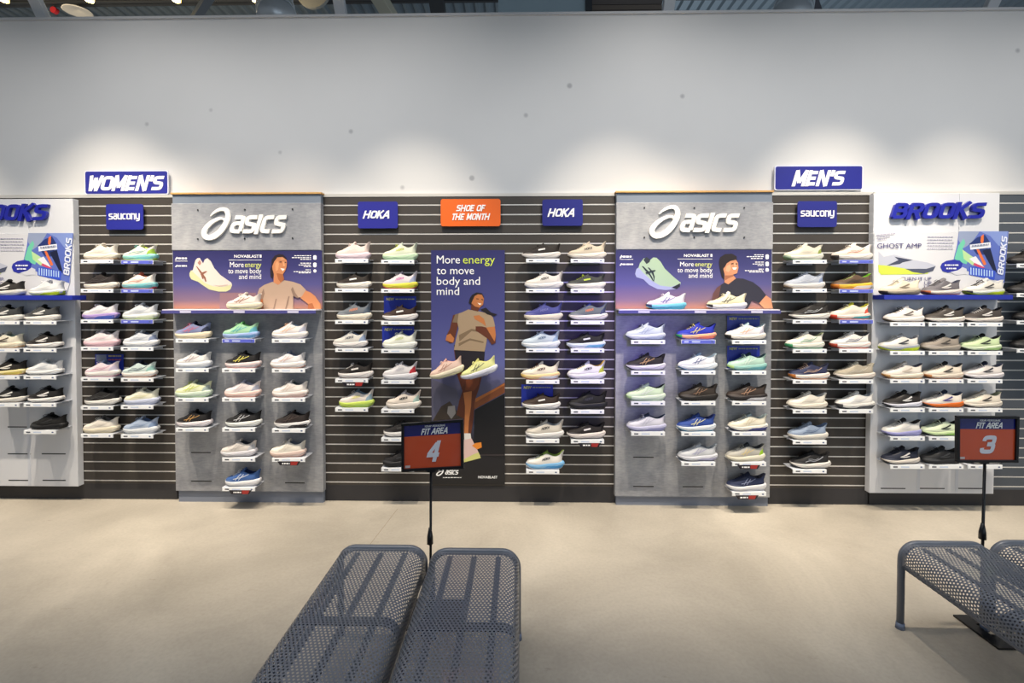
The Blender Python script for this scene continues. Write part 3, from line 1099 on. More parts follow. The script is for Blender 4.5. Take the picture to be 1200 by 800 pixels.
skin, skd, hair, shirt, shd, shorts = M('b5703f'), M('5e2f1c'), M('1d1418'), M('a08a70'), M('7a664f'), M('1f1a24')
P = [(c2((56, 170), (200, 230), (230, 330), (120, 330), (56, 420)), M('57566a')),
     (c2((56, 420), (110, 330), (160, 300), (235, 400), (235, 640), (56, 640)), M('3e342c')),
     (c2((300, 300), (482, 190), (482, 250), (300, 350)), M('7a4526')),
     (c2((310, 285), (482, 195), (482, 205), (312, 305)), M('a5622f')),
     (c2((305, 352), (482, 255), (482, 640), (300, 610)), M('0f0e12')),
     (c2((240, 612), (482, 612), (482, 618), (240, 618)), M('3a3234')),
     (c2((150, 330), (190, 325), (195, 370), (170, 405), (145, 370)), M('8f8a86')),
     (c2((185, 0), (365, 0), (360, 60), (350, 150), (330, 230), (305, 300), (300, 400), (285, 490), (242, 490), (240, 400), (200, 380), (215, 300), (235, 240), (205, 150)), skd),
     (c2((240, 250), (290, 240), (285, 330), (272, 420), (268, 490), (246, 490), (248, 400), (250, 330)), skin),
     (c2((262, 130), (340, 130), (330, 200), (300, 240), (250, 235)), M('7a3f22')),
     (c2((185, -30), (368, -30), (362, 60), (350, 130), (290, 120), (205, 135)), shorts),
     (c2((245, 488), (282, 488), (286, 520), (246, 530)), M('d8d3cc')),
     (c2((243, 525), (288, 518), (310, 560), (338, 618), (330, 630), (243, 652)), M('d3b3ac')),
     (c2((243, 640), (300, 610), (330, 600), (342, 632), (243, 658)), M('c9c77a')),
     (c2((290, 560), (310, 545), (345, 540), (348, 570), (320, 582)), M('d9822b')),
     (c1((118, 632), (125, 600), (145, 560), (165, 475), (200, 465), (195, 540), (172, 640), (150, 652)), skd),
     (c1((118, 632), (125, 600), (148, 590), (172, 620), (165, 648)), skin),
     (c1((160, 520), (178, 470), (215, 460), (260, 440), (320, 450), (390, 465), (415, 490), (428, 545), (395, 552), (378, 580), (375, 640), (362, 702), (170, 692), (185, 620), (200, 560), (192, 522)), shirt),
     (c1((200, 600), (280, 560), (360, 575), (362, 585), (280, 575), (205, 640)), shd),
     (c1((200, 650), (270, 620), (355, 640), (355, 650), (270, 632), (200, 670)), shd),
     (c1((160, 520), (178, 470), (200, 464), (192, 522)), shd),
     (c1((372, 552), (426, 546), (432, 600), (430, 648), (408, 660), (385, 625), (335, 590), (306, 572), (306, 545), (345, 545)), skd),
     (c1((372, 552), (426, 546), (432, 600), (425, 640), (400, 600)), skin),
     (c1((293, 480), (328, 475), (358, 498), (372, 545), (345, 525), (300, 500)), skin),
     (c1((335, 440), (370, 428), (402, 458), (442, 470), (420, 482), (378, 470)), hair),
     (c1((262, 400), (270, 368), (284, 348), (312, 333), (345, 338), (358, 362), (330, 420), (290, 420)), hair),
     (c1((276, 440), (280, 400), (300, 356), (320, 345), (345, 348), (358, 372), (352, 410), (332, 426), (320, 450)), skin),
     (c1((276, 440), (280, 400), (300, 420), (330, 428), (320, 452)), skd),
     (c1((318, 398), (344, 404), (330, 412)), M('f0e6dc')), (c1((310, 370), (326, 372), (324, 377), (310, 375)), hair), (c1((342, 374), (354, 378), (352, 383), (341, 379)), hair),
     ]
o = flat(P, Y, .00012).build('printed_picture', ms, tp, fix=False)
tri_safe(o)
Yt = Y - .0018
mbs = [px_text('More', 511.8, 539, 298.6, 308.6, Yt, 0.0), px_text('to move', 511.8, 555.5, 311.4, 321.2, Yt), px_text('body and', 511.8, 562.5, 323.6, 333.6, Yt),
       px_text('mind', 511.8, 538, 335.8, 345.4, Yt), px_text('NOVABLAST', 560.5, 583, 557.4, 560.2, Yt, .02)]
q0, q1 = at(511, 557.5, Yt), at(520, 549.5, Yt)
r0, r1 = at(521.5, 556, Yt), at(537.5, 550.5, Yt)
mbs += [swirl_mb(q0.x, q1.x, q0.z, q1.z, Yt, .0004), logo_mb('asics', r0.x, r1.x, r0.z, r1.z, Yt, .0004, .26, .3)]
dm = MB()
for d in dashes(519, 540.5, 559.4, .9, Y, 3):
    dm.face(px_poly(d, Yt))
for q in mbs:
    q.build('printed_line', M_INK, tp, fix=False)
dm.build('small_print', M_INK, tp, fix=False)['kind'] = 'stuff'
px_text('energy', 542.5, 580, 298.6, 308.6, Yt).build('printed_line', mat('cfe04f', 0.45), tp, fix=False)


# ------------------------------------------------------------------ white panels with blue raised lettering
def white_panel(fx, fy, label, banner_label, xl, xr, ytop, ybot, slots, seam, shelf_x1, dot):
    """fx, fy map the right-hand panel's pixels to this one's"""
    Y = -PT
    a, b = at(xl, 400, Y), at(xr, 400, Y)
    xm = min(max((xl + xr) / 2, 40), 1150)
    zb = lambda y: at(xm, fy(y), Y).z
    z0, z1 = at(xm, ybot, Y).z, at(xm, ytop, Y).z
    t = thing('display_panel', label, 'display panel', ((a.x + b.x) / 2, 0, 0), 'white display panels')
    MB().box(a.x, b.x, Y, -0.0045, z0, zb(351)).build('lower_board', M_WHITE, t, bevel=.002)
    MB().box(a.x, b.x, Y, -0.0045, zb(351), zb(272)).build('middle_board', M_WHITE, t, bevel=.002)
    sx = X0(fx(1124), fy(250), Y)
    MB().box(a.x, sx - .001, Y, -0.0045, zb(272), z1).build('header_board', M_WHITE, t, bevel=.002)
    MB().box(sx + .001, b.x, Y, -0.0045, zb(272), z1).build('header_board', M_WHITE, t, bevel=.002)
    for xx in (1078 if fx(1078) > 0 else 1078, 1123):
        x_ = X0(fx(xx), fy(460), Y)
        MB().box(x_ - .011, x_ + .011, Y - .0015, Y, z0 + .01, zb(353)).build('cover_strip', M_EDGE, t)
    p0, p1 = at(fx(1042), fy(257.5), Y), at(fx(1153.5), fy(237.2), Y)
    logo_mb('BROOKS', p0.x, p1.x, p0.z, p1.z, Y - .004, .022, thick=.27, shear=.26).build('logo_lettering', mat('1c2294', 0.35), t)
    slots_on(t, slots, Y)
    # blue ledge
    zt = at(xm, fy(345.5), Y - .12).z
    zl = at(xm, fy(351), Y - .12).z
    x_end = X0(shelf_x1, fy(348), Y - .1)
    MB().box(a.x - .0, x_end, Y - .12, Y, zl, zt).build('ledge', mat('23309c', 0.4), t, bevel=.002)
    # printed banner standing on the ledge
    Yb = Y - .006
    mm_ = lambda pts: [(fx(x), fy(y)) for x, y in pts]
    e0, e1 = at(fx(1023.5), fy(345), Yb), at(fx(1182), fy(272), Yb)
    bt = thing('banner', banner_label, 'banner', ((e0.x + e1.x) / 2, Yb, zt + .0005), 'white shoe banners')
    ms = []

    def M(h):
        m = mat(h, 0.45, kind='ink')
        if m not in ms:
            ms.append(m)
        return ms.index(m)
    MB().prism([(e0.x, Yb, zt + .0005), (X0(fx(1172), fy(340), Yb), Yb, zt + .0005), (X0(fx(1177), fy(331), Yb), Yb, at(fx(1177), fy(331), Yb).z),
                (e1.x, Yb, e1.z), (e0.x, Yb, e1.z)], (0, .0055, 0)).build('sheet', mat('cfd0d5', 0.45), bt)
    k = lambda *pts: mm_([(1020 + x / 6.4, 225 + y / 6.4) for x, y in pts])
    P = [(k((60, 445), (100, 485), (180, 468), (320, 508), (430, 528), (490, 550), (470, 590), (400, 612), (120, 575), (62, 545)), M('b4b8c6')),
         (k((58, 545), (130, 552), (300, 580), (440, 596), (430, 612), (350, 616), (80, 620), (62, 600)), M('c3d24a')),
         (k((260, 575), (420, 575), (490, 555), (470, 592), (400, 612), (320, 600)), M('4b5064')),
         (k((120, 552), (210, 510), (180, 484), (318, 510), (240, 528), (220, 540)), M('3a3f55')),
         (k((664, 294), (1036, 294), (1005, 680), (630, 560), (625, 500), (650, 400)), M('5a6cb8')),
         (k((664, 294), (820, 294), (760, 380), (700, 420), (660, 360)), M('8f9bb8')),
         (k((820, 294), (1030, 294), (1020, 420), (960, 400), (900, 330)), M('7f92cc')),
         (k((630, 500), (660, 400), (700, 350), (712, 380), (690, 430), (740, 500), (720, 540), (660, 520)), M('6cc3a4')),
         (k((690, 430), (760, 480), (830, 530), (850, 570), (760, 545), (700, 500)), M('b6d79a')),
         (k((740, 390), (800, 340), (860, 320), (900, 380), (860, 470), (800, 470)), M('24346e')),
         (k((830, 330), (850, 315), (850, 360), (840, 400), (826, 370)), M('e2703a')),
         (k((795, 430), (815, 430), (870, 540), (850, 550)), M('e2703a')),
         (k((840, 440), (900, 420), (950, 600), (930, 605)), M('171c3a')),
         (k((740, 500), (790, 480), (850, 560), (830, 570)), M('e8e4ea')),
         (k((780, 530), (860, 565), (840, 575), (770, 545)), M('c9486a')),
         (k((745, 395), (900, 375), (904, 415), (750, 432)), M('e6e8f0')),
         (k((740, 560), (800, 560), (940, 590), (930, 660), (740, 620)), M('3450c0')),
         (k((525, 560), (535, 535), (570, 515), (620, 506), (670, 512), (692, 535), (680, 570), (640, 595), (580, 604), (540, 592)), M('2a2f9c')),
         (k((600, 600), (660, 585), (690, 562), (722, 575), (722, 615), (640, 622)), M('cfd0d8')),
         ]
    for q in range(9):
        P.append((k((750 + q * 20, 565 + q * 3), (758 + q * 20, 566 + q * 3), (758 + q * 20, 620 + q * 2), (750 + q * 20, 618 + q * 2)), M('b9d4ea')))
    grey = M('9a98b0')
    for q in range(5):
        for d in dashes(1087, 1118 - (q % 2) * 2, 277.5 + q * 3.4, .9, Yb, q):
            P.append((mm_(d), grey))
    for q in range(3):
        for d in dashes(1027 + q, 1049 - q * 5, 275.6 + q * 2.7, 1.0, Yb, q + 20):
            P.append((mm_([(x, y - (x - 1027) * .1) for x, y in d]), grey))
    for q, (xa, xb) in enumerate(((1107, 1124), (1109, 1121))):
        for d in dashes(xa, xb, 310.5 + q * 4, 1.6, Yb, q + 40):
            P.append((mm_(d), M('e9e9f4')))
    for d in dashes(1139, 1159, 288, 1.4, Yb, 60):
        P.append((mm_([(x, y - (x - 1139) * .1) for x, y in d]), M('7f84a0')))
    P = [(pp, mi) for pp, mi in P]
    o = flat(P, Yb, .00005).build('printed_picture', ms, bt, fix=False)
    tri_safe(o)
    Yt = Yb - .0052
    ppx = lambda s, x0, x1, y0, y1, bold: px_text(s, fx(x0), fx(x1), fy(y0), fy(y1), Yt, bold)
    mbs = [ppx('GHOST AMP', 1028, 1080, 284.6, 290.8, .0), ppx('TURN IT UP', 1056, 1091.5, 324.4, 328.6, .0), ppx('UP', 1083, 1091.5, 329.4, 333.4, .0), ppx('UP', 1083, 1091.5, 334.2, 338, .0)]
    for q in mbs:
        q.build('printed_line', mat('34306e', 0.45), bt, fix=False)
    # the upright word on the banner's right edge
    pA, pB = at(fx(1168.5), fy(322), Yt), at(fx(1181), fy(276), Yt)
    st = logo_mb('BROOKS', 0, 1, 0, 1, 0, 0.0001, .24, .2)
    L_, W_ = pB.z - pA.z, (pB.x - pA.x) * .62
    for i, v in enumerate(st.v):
        u, vv = v.x, v.z
        st.v[i] = Vector((pA.x + W_ - vv * W_ + u * (pB.x - pA.x - W_), Yt + v.y, pA.z + u * L_))
    st.build('printed_lettering', mat('dfe4f4', 0.45), bt, fix=False)
    return t, zt


ident = lambda v: v
white_panel(ident, ident, "white display panel with blue lettering in the men's half", "white printed banner on the right-hand blue ledge",
            1021.5, 1168, 226.5, 578, [(1032, 1061, 572), (1078, 1107, 572), (1123, 1151, 572)], 1124, 1184, (1036, 556))
fxl = lambda x: 33.5 + (x - 1124) * .905
fyl = lambda y: 274 + (y - 272) * (345.5 - 274) / (345.5 - 272) if y <= 352 else y
white_panel(fxl, lambda y: y + 2 if y < 300 else (y + 0.5), "white display panel with blue lettering in the women's half", "white printed banner on the left-hand blue ledge",
            -62, 88.5, 233, 569.5, [(9, 36, 500), (9, 36, 531.5), (49, 77, 531.5), (10, 36, 562.5), (50, 77, 562.5)], 41, 87.5, (58, 541))


# ------------------------------------------------------------------ signs
def sign(name, label, xl, xr, yt, yb, Y, th, color, rim, letters, group=None, rad=.018):
    a, b = at(xl, yb, Y), at(xr, yt, Y)
    t = thing(name, label, 'sign', ((a.x + b.x) / 2, Y, a.z), group)
    if rim:
        MB().prism(rrect(a.x, b.x, a.z, b.z, rad, Y), (0, th, 0)).build('rim', mat('dfe0ee', 0.4), t)
        g = .007
        MB().prism(rrect(a.x + g, b.x - g, a.z + g, b.z - g, rad * .8, Y - .002), (0, .002, 0)).build('face', mat(color, 0.4), t)
    else:
        MB().prism(rrect(a.x, b.x, a.z, b.z, rad, Y), (0, th, 0)).build('face', mat(color, 0.4), t)
    for f in letters:
        f(t, Y - .0035)
    for hx in (.3, .7):
        x_ = a.x + (b.x - a.x) * hx
        MB().box(x_ - .008, x_ + .008, Y + th, -0.0008 if b.z < 2.45 else .0195, a.z + .02, a.z + .05).build('standoff', M_DARK, t)
    return t


def txt(s, x0, x1, y0, y1, bold=.03, shear=.2, m=None):
    def f(t, Y):
        p, q = at(x0, y1, Y), at(x1, y0, Y)
        logo_mb(s, p.x, q.x, p.z, q.z, Y + .001, .001, bold, shear).build('lettering', m or M_INK, t)
    return f


def lg(s, x0, x1, y0, y1, th, sh):
    def f(t, Y):
        p, q = at(x0, y1, Y), at(x1, y0, Y)
        logo_mb(s, p.x, q.x, p.z, q.z, Y + .001, .001, th, sh).build('lettering', M_INK, t)
    return f


sign('department_sign', "wide navy sign reading women's standing on the slatwall top", 99.5, 197, 199.5, 228, -.006, .008, '2a2d8c', True, [txt("WOMEN'S", 103, 193, 205.2, 223.8, .29, .28)], "navy department signs")
sign('department_sign', "wide navy sign reading men's standing on the slatwall top", 907.5, 1011.5, 193.5, 223, -.006, .008, '1f2384', True, [txt("MEN'S", 929, 991.5, 199.2, 218.2, .29, .28)], "navy department signs")
sign('brand_sign', "navy square sign with white lowercase name under the women's sign", 124.5, 167.5, 239, 269, -.028, .006, '242886', False, [lg('saucony', 127.5, 163.5, 249.8, 257.2, .22, .0)], 'small navy brand signs')
sign('brand_sign', "navy square sign with white lowercase name under the men's sign", 934.5, 981, 235.5, 266, -.028, .006, '20247c', False, [lg('saucony', 938.5, 977.5, 246.3, 253.8, .22, .0)], 'small navy brand signs')
sign('brand_sign', 'navy square sign with white capitals left of the orange sign', 419.5, 466, 236, 267.5, -.028, .006, '26288a', False, [lg('HOKA', 425.5, 458, 246.5, 256, .26, .3)], 'small navy brand signs')
sign('brand_sign', 'navy square sign with white capitals right of the orange sign', 635.5, 683, 233.5, 264.5, -.028, .006, '1c2078', False, [lg('HOKA', 642, 675, 244, 254, .26, .3)], 'small navy brand signs')
sign('month_sign', 'orange rounded sign with white words above the tall poster', 516.5, 586.5, 233, 265, -.028, .006, 'e2641c', False,
     [txt('SHOE OF', 534.5, 569, 239.8, 247.6, .24, .28), txt('THE MONTH', 529, 574.5, 249.8, 257.8, .24, .28)])


# ------------------------------------------------------------------ running shoes
def curve(tab):
    xs = [p[0] for p in tab]
    ys = [p[1] for p in tab]
    n = len(xs)
    d = [(ys[i + 1] - ys[i]) / (xs[i + 1] - xs[i]) for i in range(n - 1)]
    m = [d[0]] + [0 if d[i - 1] * d[i] <= 0 else 2 * d[i - 1] * d[i] / (d[i - 1] + d[i]) for i in range(1, n - 1)] + [d[-1]]

    def f(t):
        t = min(max(t, xs[0]), xs[-1])
        i = 0
        while i < n - 2 and t > xs[i + 1]:
            i += 1
        h = xs[i + 1] - xs[i]
        u = (t - xs[i]) / h
        return ((1 + 2 * u) * (1 - u) ** 2 * ys[i] + u * (1 - u) ** 2 * h * m[i] + u * u * (3 - 2 * u) * ys[i + 1] + u * u * (u - 1) * h * m[i + 1])
    return f


def smooth(a, b, t):
    u = min(max((t - a) / (b - a), 0), 1)
    return u * u * (3 - 2 * u)


HWID = curve([(0, .005), (.015, .017), (.05, .029), (.12, .040), (.22, .0475), (.33, .050), (.45, .046), (.57, .041), (.68, .039), (.8, .0385),
              (.9, .035), (.96, .026), (.99, .014), (1, .006)])
ZBOT = curve([(0, .024), (.04, .0165), (.10, .009), (.18, .003), (.27, 0), (.5, .0005), (.8, 0), (.9, .003), (.96, .009), (1, .017)])
ZTOP = curve([(0, .033), (.1, .030), (.25, .029), (.4, .031), (.55, .0345), (.7, .038), (.85, .042), (.95, .046), (1, .046)])
TOPH = curve([(0, .036), (.02, .043), (.06, .052), (.12, .0585), (.2, .064), (.3, .075), (.4, .092), (.5, .108), (.56, .114), (.7, .10), (1, .1)])
COLL = curve([(0, .05), (.4, .088), (.5, .1035), (.56, .108), (.62, .103), (.7, .0925), (.77, .088), (.84, .0915), (.9, .102), (.95, .117), (.975, .122), (1, .120)])
TS = [0, .012, .03, .055, .09, .13, .18, .23, .28, .33, .38, .42, .46, .50, .54, .58, .62, .66, .70, .74, .78, .82, .86, .90, .93, .955, .975, .99, 1.0]


class Shoe:
    """one last of running shoe: all its part meshes, toe towards -x, sole on z = 0"""

    def __init__(self, L, dz=0.0, sharp=1.0, flare=.006, low=1.0, mark='stripes', tab=0.0):
        self.L, self.dz, self.flare, self.low, self.tab = L, dz, flare, low, tab
        self.me = {}
        k = L / .285
        ts = TS
        # upper
        secs = [self.upsec(t) for t in ts]
        full = [[(x, -y, z) for x, y, z in s[:-1]] + [(x, y, z) for x, y, z in reversed(s)] for s in secs]
        n = len(full[0])
        V, Fu, Fl = [], [], []
        for s in full:
            V += s
        for a in range(len(full) - 1):
            for j in range(n - 1):
                q = (a * n + j, a * n + j + 1, (a + 1) * n + j + 1, (a + 1) * n + j)
                inner = 7 <= j < n - 8 and ts[a] >= .49
                (Fl if inner else Fu).append(q)
        Fu.append(tuple(range(n)))
        Fu.append(tuple((len(full) - 1) * n + j for j in reversed(range(n))))
        self.bvh = BVHTree.FromPolygons([Vector(v) for v in V], Fu)
        self.add('upper', V, Fu)
        self.add('lining', V, Fl)
        # midsole and outsole
        ms_ = [self.midsec(t) for t in ts]
        mb = MB().loft([[(x, -y, z) for x, y, z in s] + [(x, y, z) for x, y, z in reversed(s[1:-1])] for s in ms_], True)
        mb.face([(x, -y, z) for x, y, z in ms_[0]] + [(x, y, z) for x, y, z in reversed(ms_[0][1:-1])])
        mb.face([(x, -y, z) for x, y, z in ms_[-1]] + [(x, y, z) for x, y, z in reversed(ms_[-1][1:-1])])
        self.me['midsole'] = mb.mesh('midsole', [None], smooth=True, weld=True)
        ob = MB()
        rings = []
        for t in ts:
            x = self.x(t)
            h = HWID(t) * 1.0
            zb = ZBOT(t)
            rings.append([(x, 0, zb), (x, -h * .88, zb), (x, -h * 1.0, zb + .003), (x, -h * 1.015, zb + .0065), (x, -h * .8, zb + .007), (x, h * .8, zb + .007),
                          (x, h * 1.015, zb + .0065), (x, h * 1.0, zb + .003), (x, h * .88, zb)])
        ob.loft(rings, True)
        ob.face(rings[0])
        ob.face(rings[-1])
        self.me['outsole'] = ob.mesh('outsole', [None], smooth=True, weld=True)
        # overlays
        self.me['sole_accent'] = self.patch(self.midsec, .40, 1.0, 1, 3, .0012, 'sole_accent')
        self.me['heel_counter'] = self.patch(self.upsec, .80, 1.0, 0, 4, .0012, 'heel_counter')
        self.me['toe_guard'] = self.patch(self.midsec, 0.0, .11, 1, 5, .0014, 'toe_guard')
        self.me['mudguard'] = self.skin(self.upsec, .015, .47, lambda t: 0, lambda t: 3.4 * (1 - smooth(.1, .47, t)) + .35, .0009, 'mudguard')
        self.me['eyestay'] = self.skin(self.upsec, .245, .475, lambda t: 7.6 - 1.2 * smooth(.25, .47, t), lambda t: 9.4 - 1.0 * smooth(.25, .47, t), .0009, 'eyestay')
        self.me['sole_line'] = self.skin(self.midsec, .05, .97, lambda t: 2.75 + .75 * math.sin(t * 8.2), lambda t: 3.0 + .75 * math.sin(t * 8.2), .0009, 'sole_line', 26)
        # tongue
        tm = MB()
        ss = []
        for q in range(8):
            u = q / 7
            t = .36 + .205 * u
            z = TOPH(.36) * 1.0 + (.131 - TOPH(.36)) * u ** 1.1
            z = (z - .03) * self.low + .03 + self.dz
            hw = .024 - .003 * u
            x = self.x(t) + .006 * u
            th = .003 + .005 * u
            if q == 7:
                th = .002
            ss.append([(x, -hw, z - .010), (x - .002, -hw * .6, z - .002), (x - .003, 0, z), (x - .002, hw * .6, z - .002), (x, hw, z - .010),
                       (x + th, hw * .8, z - .012 - th), (x + th, 0, z - .004 - th), (x + th, -hw * .8, z - .012 - th)])
        tm.loft(ss, True)
        tm.face(ss[0])
        tm.face(ss[-1])
        self.me['tongue'] = tm.mesh('tongue', [None], smooth=True)
        # laces
        lm = MB()
        for t in (.27, .315, .36, .405, .45):
            s = self.upsec(t)
            pts = [p for p in s if p[1] < .026]
            path = [(x, -y, z + .0022) for x, y, z in pts] + [(x, y, z + .0022) for x, y, z in reversed(pts[:-1])]
            lm.tube(path, .0026, 5)
        zt = (TOPH(.46) - .03) * self.low + .03 + self.dz + .006
        xt = self.x(.455)
        for sg in (-1, 1):
            lm.tube([(xt, 0, zt + .001), (xt - .008, sg * .012, zt + .006), (xt - .014, sg * .024, zt - .002), (xt - .008, sg * .026, zt - .01), (xt, sg * .008, zt - .001)], .0022, 5)
        self.me['laces'] = lm.mesh('laces', [None], smooth=True)
        self.me['side_mark'] = self.mark(mark)

    def x(self, t):
        return -self.L / 2 + self.L * t

    def upsec(self, t):
        dz, low = self.dz, self.low
        z0 = ZTOP(t) + dz - .004
        h = (TOPH(t) - .03) * low + .03 + dz
        c = (COLL(t) - .03) * low + .03 + dz + self.tab * smooth(.88, .98, t)
        hw = HWID(t) * .95
        b = smooth(.43, .52, t)
        wr = .70 - .12 * smooth(.85, 1, t)
        dip = .045 * (1 - smooth(.88, .96, t))
        pts = []
        for j in range(12):
            an = j / 11 * math.pi / 2
            yd = hw * max(math.cos(an), 0) ** .72
            zd = z0 + (h - z0) * math.sin(an) ** .92
            if j <= 7:
                q = j / 7
                yo = hw * (1 + .03 * math.sin(math.pi * min(q * 1.6, 1)) - (1 - wr) * q ** 1.8)
                zo = z0 + (c - z0) * q
            elif j == 8:
                yo, zo = hw * wr - .0045, c + .0005
            elif j == 9:
                yo, zo = hw * wr - .0075, c - .012 * (dip > .01) - .001
            elif j == 10:
                yo, zo = hw * wr * .75 - .006, c - dip
            else:
                yo, zo = 0, c - dip
            yo = max(yo, 0)
            y = yd * (1 - b) + yo * b
            z = zd * (1 - b) + zo * b
            kx = smooth(.80, 1, t)
            rel = min(max((z - z0) / max(c - z0, .01), 0), 1)
            x = self.x(t) - kx * .006 + kx * .013 * rel ** 2.2 - kx * .006 * math.sin(math.pi * rel)
            x += .010 * smooth(.07, 0, t) * rel
            pts.append((x, y if j < 11 else 0.0, z))
        return pts

    def midsec(self, t):
        h = HWID(t)
        zb = ZBOT(t) + .004
        zt = ZTOP(t) + self.dz
        H = zt - zb
        kx = smooth(.82, 1, t) * self.flare
        wd = 1.0 + self.dz * 5 * smooth(.5, .9, t)
        x = self.x(t)
        return [(x, 0, zb), (x, h * .95, zb), (x + kx * .7, h * 1.06 * wd, zb + .28 * H), (x + kx, h * 1.075 * wd, zb + .55 * H), (x + kx * .6, h * 1.02, zb + .88 * H),
                (x, h * .97, zt + .0005), (x, 0, zt - .002)]

    def add(self, name, V, Fc):
        me = bpy.data.meshes.new(name)
        used = sorted({i for f in Fc for i in f})
        mp = {u: i for i, u in enumerate(used)}
        me.from_pydata([V[u] for u in used], [], [tuple(mp[i] for i in f) for f in Fc])
        bm = bmesh.new()
        bm.from_mesh(me)
        bmesh.ops.remove_doubles(bm, verts=bm.verts, dist=1e-6)
        if name == 'upper':
            bmesh.ops.recalc_face_normals(bm, faces=bm.faces)
        bm.to_mesh(me)
        bm.free()
        me.materials.append(None)
        me.polygons.foreach_set('use_smooth', [True] * len(me.polygons))
        self.me[name] = me

    def patch(self, sec, t0, t1, j0, j1, off, name):
        n = 13
        secs = []
        for k in range(n):
            t = t0 + (t1 - t0) * k / (n - 1)
            jj = j0 + (j1 - j0)
            s = sec(t)
            taper = j0 + (j1 - j0) * (smooth(t0, t0 + .3 * (t1 - t0), t) if t0 > .2 else 1)
            row = []
            for q in range(4):
                f = j0 + (taper - j0) * q / 3 + (.0 if q else .0)
                i = min(int(f), len(s) - 2)
                u = f - i
                p = Vector(s[i]).lerp(Vector(s[i + 1]), u)
                d = Vector((.012 if t > .9 else (-.012 if t < .06 else 0), p.y + .004, (p.z - .04) * .4))
                p = p + d.normalized() * off
                row.append(p)
            secs.append(row)
        mb = MB()
        mb.loft([[(p.x, -p.y, p.z) for p in r] for r in secs])
        mb.loft([[(p.x, p.y, p.z) for p in r] for r in secs])
        e = secs[-1] if t1 > .5 else secs[0]
        mb.loft([[(p.x, -p.y, p.z) for p in e], [(p.x, p.y, p.z) for p in e]])
        return mb.mesh(name, [None], smooth=True)

    def skin(self, sec, t0, t1, ja, jb, off, name, n=14):
        """thin band on a lofted surface between section indices ja(t) and jb(t), both sides"""
        secs = []
        for k in range(n):
            t = t0 + (t1 - t0) * k / (n - 1)
            s = sec(t)
            row = []
            for q in range(4):
                f = ja(t) + (jb(t) - ja(t)) * q / 3
                f = min(max(f, 0), len(s) - 1.001)
                i = int(f)
                p = Vector(s[i]).lerp(Vector(s[i + 1]), f - i)
                d = Vector((-.01 if t < .06 else (.01 if t > .94 else 0), p.y + .004, (p.z - .04) * .6))
                row.append(p + d.normalized() * off)
            secs.append(row)
        mb = MB()
        mb.loft([[(p.x, -p.y, p.z) for p in r] for r in secs])
        if name == 'eyestay':
            self.me['eyestay_inner'] = MB().loft([[(p.x, p.y, p.z) for p in r] for r in secs]).mesh('eyestay', [None], smooth=True)
        else:
            mb.loft([[(p.x, p.y, p.z) for p in r] for r in secs])
        return mb.mesh(name, [None], smooth=True)

    def stick(self, u, z):
        """point on the outer side of the upper at length fraction u and height z"""
        x = self.x(u)
        r = self.bvh.ray_cast(Vector((x, -.2, z)), Vector((0, 1, 0)))
        y = r[0].y if r[0] is not None else -.03
        return (x, y - .0011, z)

    def mark(self, kind):
        mb = MB()
        d, lw = self.dz, self.low
        zz = lambda z: (z - .03) * lw + .03 + d

        def band(p, wid):
            Lp, Rp = ribbon(p, wid)
            for i in range(len(p) - 1):
                q = [Lp[i], Lp[i + 1], Rp[i + 1], Rp[i]]
                mb.face([self.stick(.5 + a / self.L, zz(b)) for a, b in q])
        k = self.L
        if kind == 'stripes':
            for p, wd in (([(-.034, .042), (-.018, .066), (.004, .090)], .0045), ([(-.012, .042), (.004, .062), (.024, .086)], .0045),
                          ([(-.052, .050), (-.020, .058), (.02, .066), (.062, .086)], .0045)):
                band(chaikin(p, 2), wd)
        elif kind == 'chevron':
            n = 6
            band([(-.030, .056), (-.004, .061), (.020, .068), (.052, .082)], [.002, .006, .010, .011])
            band([(-.030, .055), (-.006, .053), (.022, .054), (.048, .058)], [.002, .007, .009, .004])
        elif kind == 'word':
            st, wd = word_strokes('HOKA')
            for p in st:
                pts = []
                for a, b in zip(p[:-1], p[1:]):
                    pts += [a, ((a[0] + b[0]) / 2, (a[1] + b[1]) / 2)]
                pts.append(p[-1])
                band([(-.020 + (x + .3 * y) * .0145, .058 + y * .015 + x * .003) for x, y in pts], .0042)
        elif kind == 'plate':
            band([(-.018, .064), (.0, .068), (.018, .072), (.034, .075)], .013)
        else:
            band(chaikin([(-.055, .046), (-.02, .058), (.012, .050), (.05, .062), (.085, .085)], 2), .005)
            band(chaikin([(-.03, .066), (-.002, .068), (.02, .060), (.05, .074)], 2), .003)
        return mb.mesh('side_mark', [None], smooth=True)


LASTS = {
    'WB': Shoe(.268, .000, low=.96, flare=.006, mark='chevron', tab=-.007),
    'MB': Shoe(.284, .000, low=.98, flare=.006, mark='chevron', tab=-.007),
    'WS': Shoe(.262, .007, low=.96, flare=.012, mark='wave', tab=-.004),
    'MS': Shoe(.290, .006, low=.96, flare=.012, mark='wave', tab=-.004),
    'WA': Shoe(.268, .007, low=.96, flare=.010, mark='stripes', tab=-.003),
    'MA': Shoe(.292, .006, low=.96, flare=.010, mark='stripes', tab=-.003),
    'WH': Shoe(.265, .009, low=1.0, flare=.012, mark='word', tab=.008),
    'MH': Shoe(.290, .009, low=1.0, flare=.012, mark='word', tab=.008),
    'WP': Shoe(.265, .009, low=.86, flare=.012, mark='plate', tab=.002),
    'MP': Shoe(.290, .009, low=.86, flare=.012, mark='plate', tab=.002),
}


def blend(a, b, k):
    return ''.join('%02x' % int(round(int(a[i:i + 2], 16) * (1 - k) + int(b[i:i + 2], 16) * k)) for i in (0, 2, 4))


def lum(h):
    return sum(hexc(h)[:3]) / 3


def fabric(h):
    return mat(h, 0.75, noise=0.06, scale=260, bump=0.25, spec=.3, kind='knit')


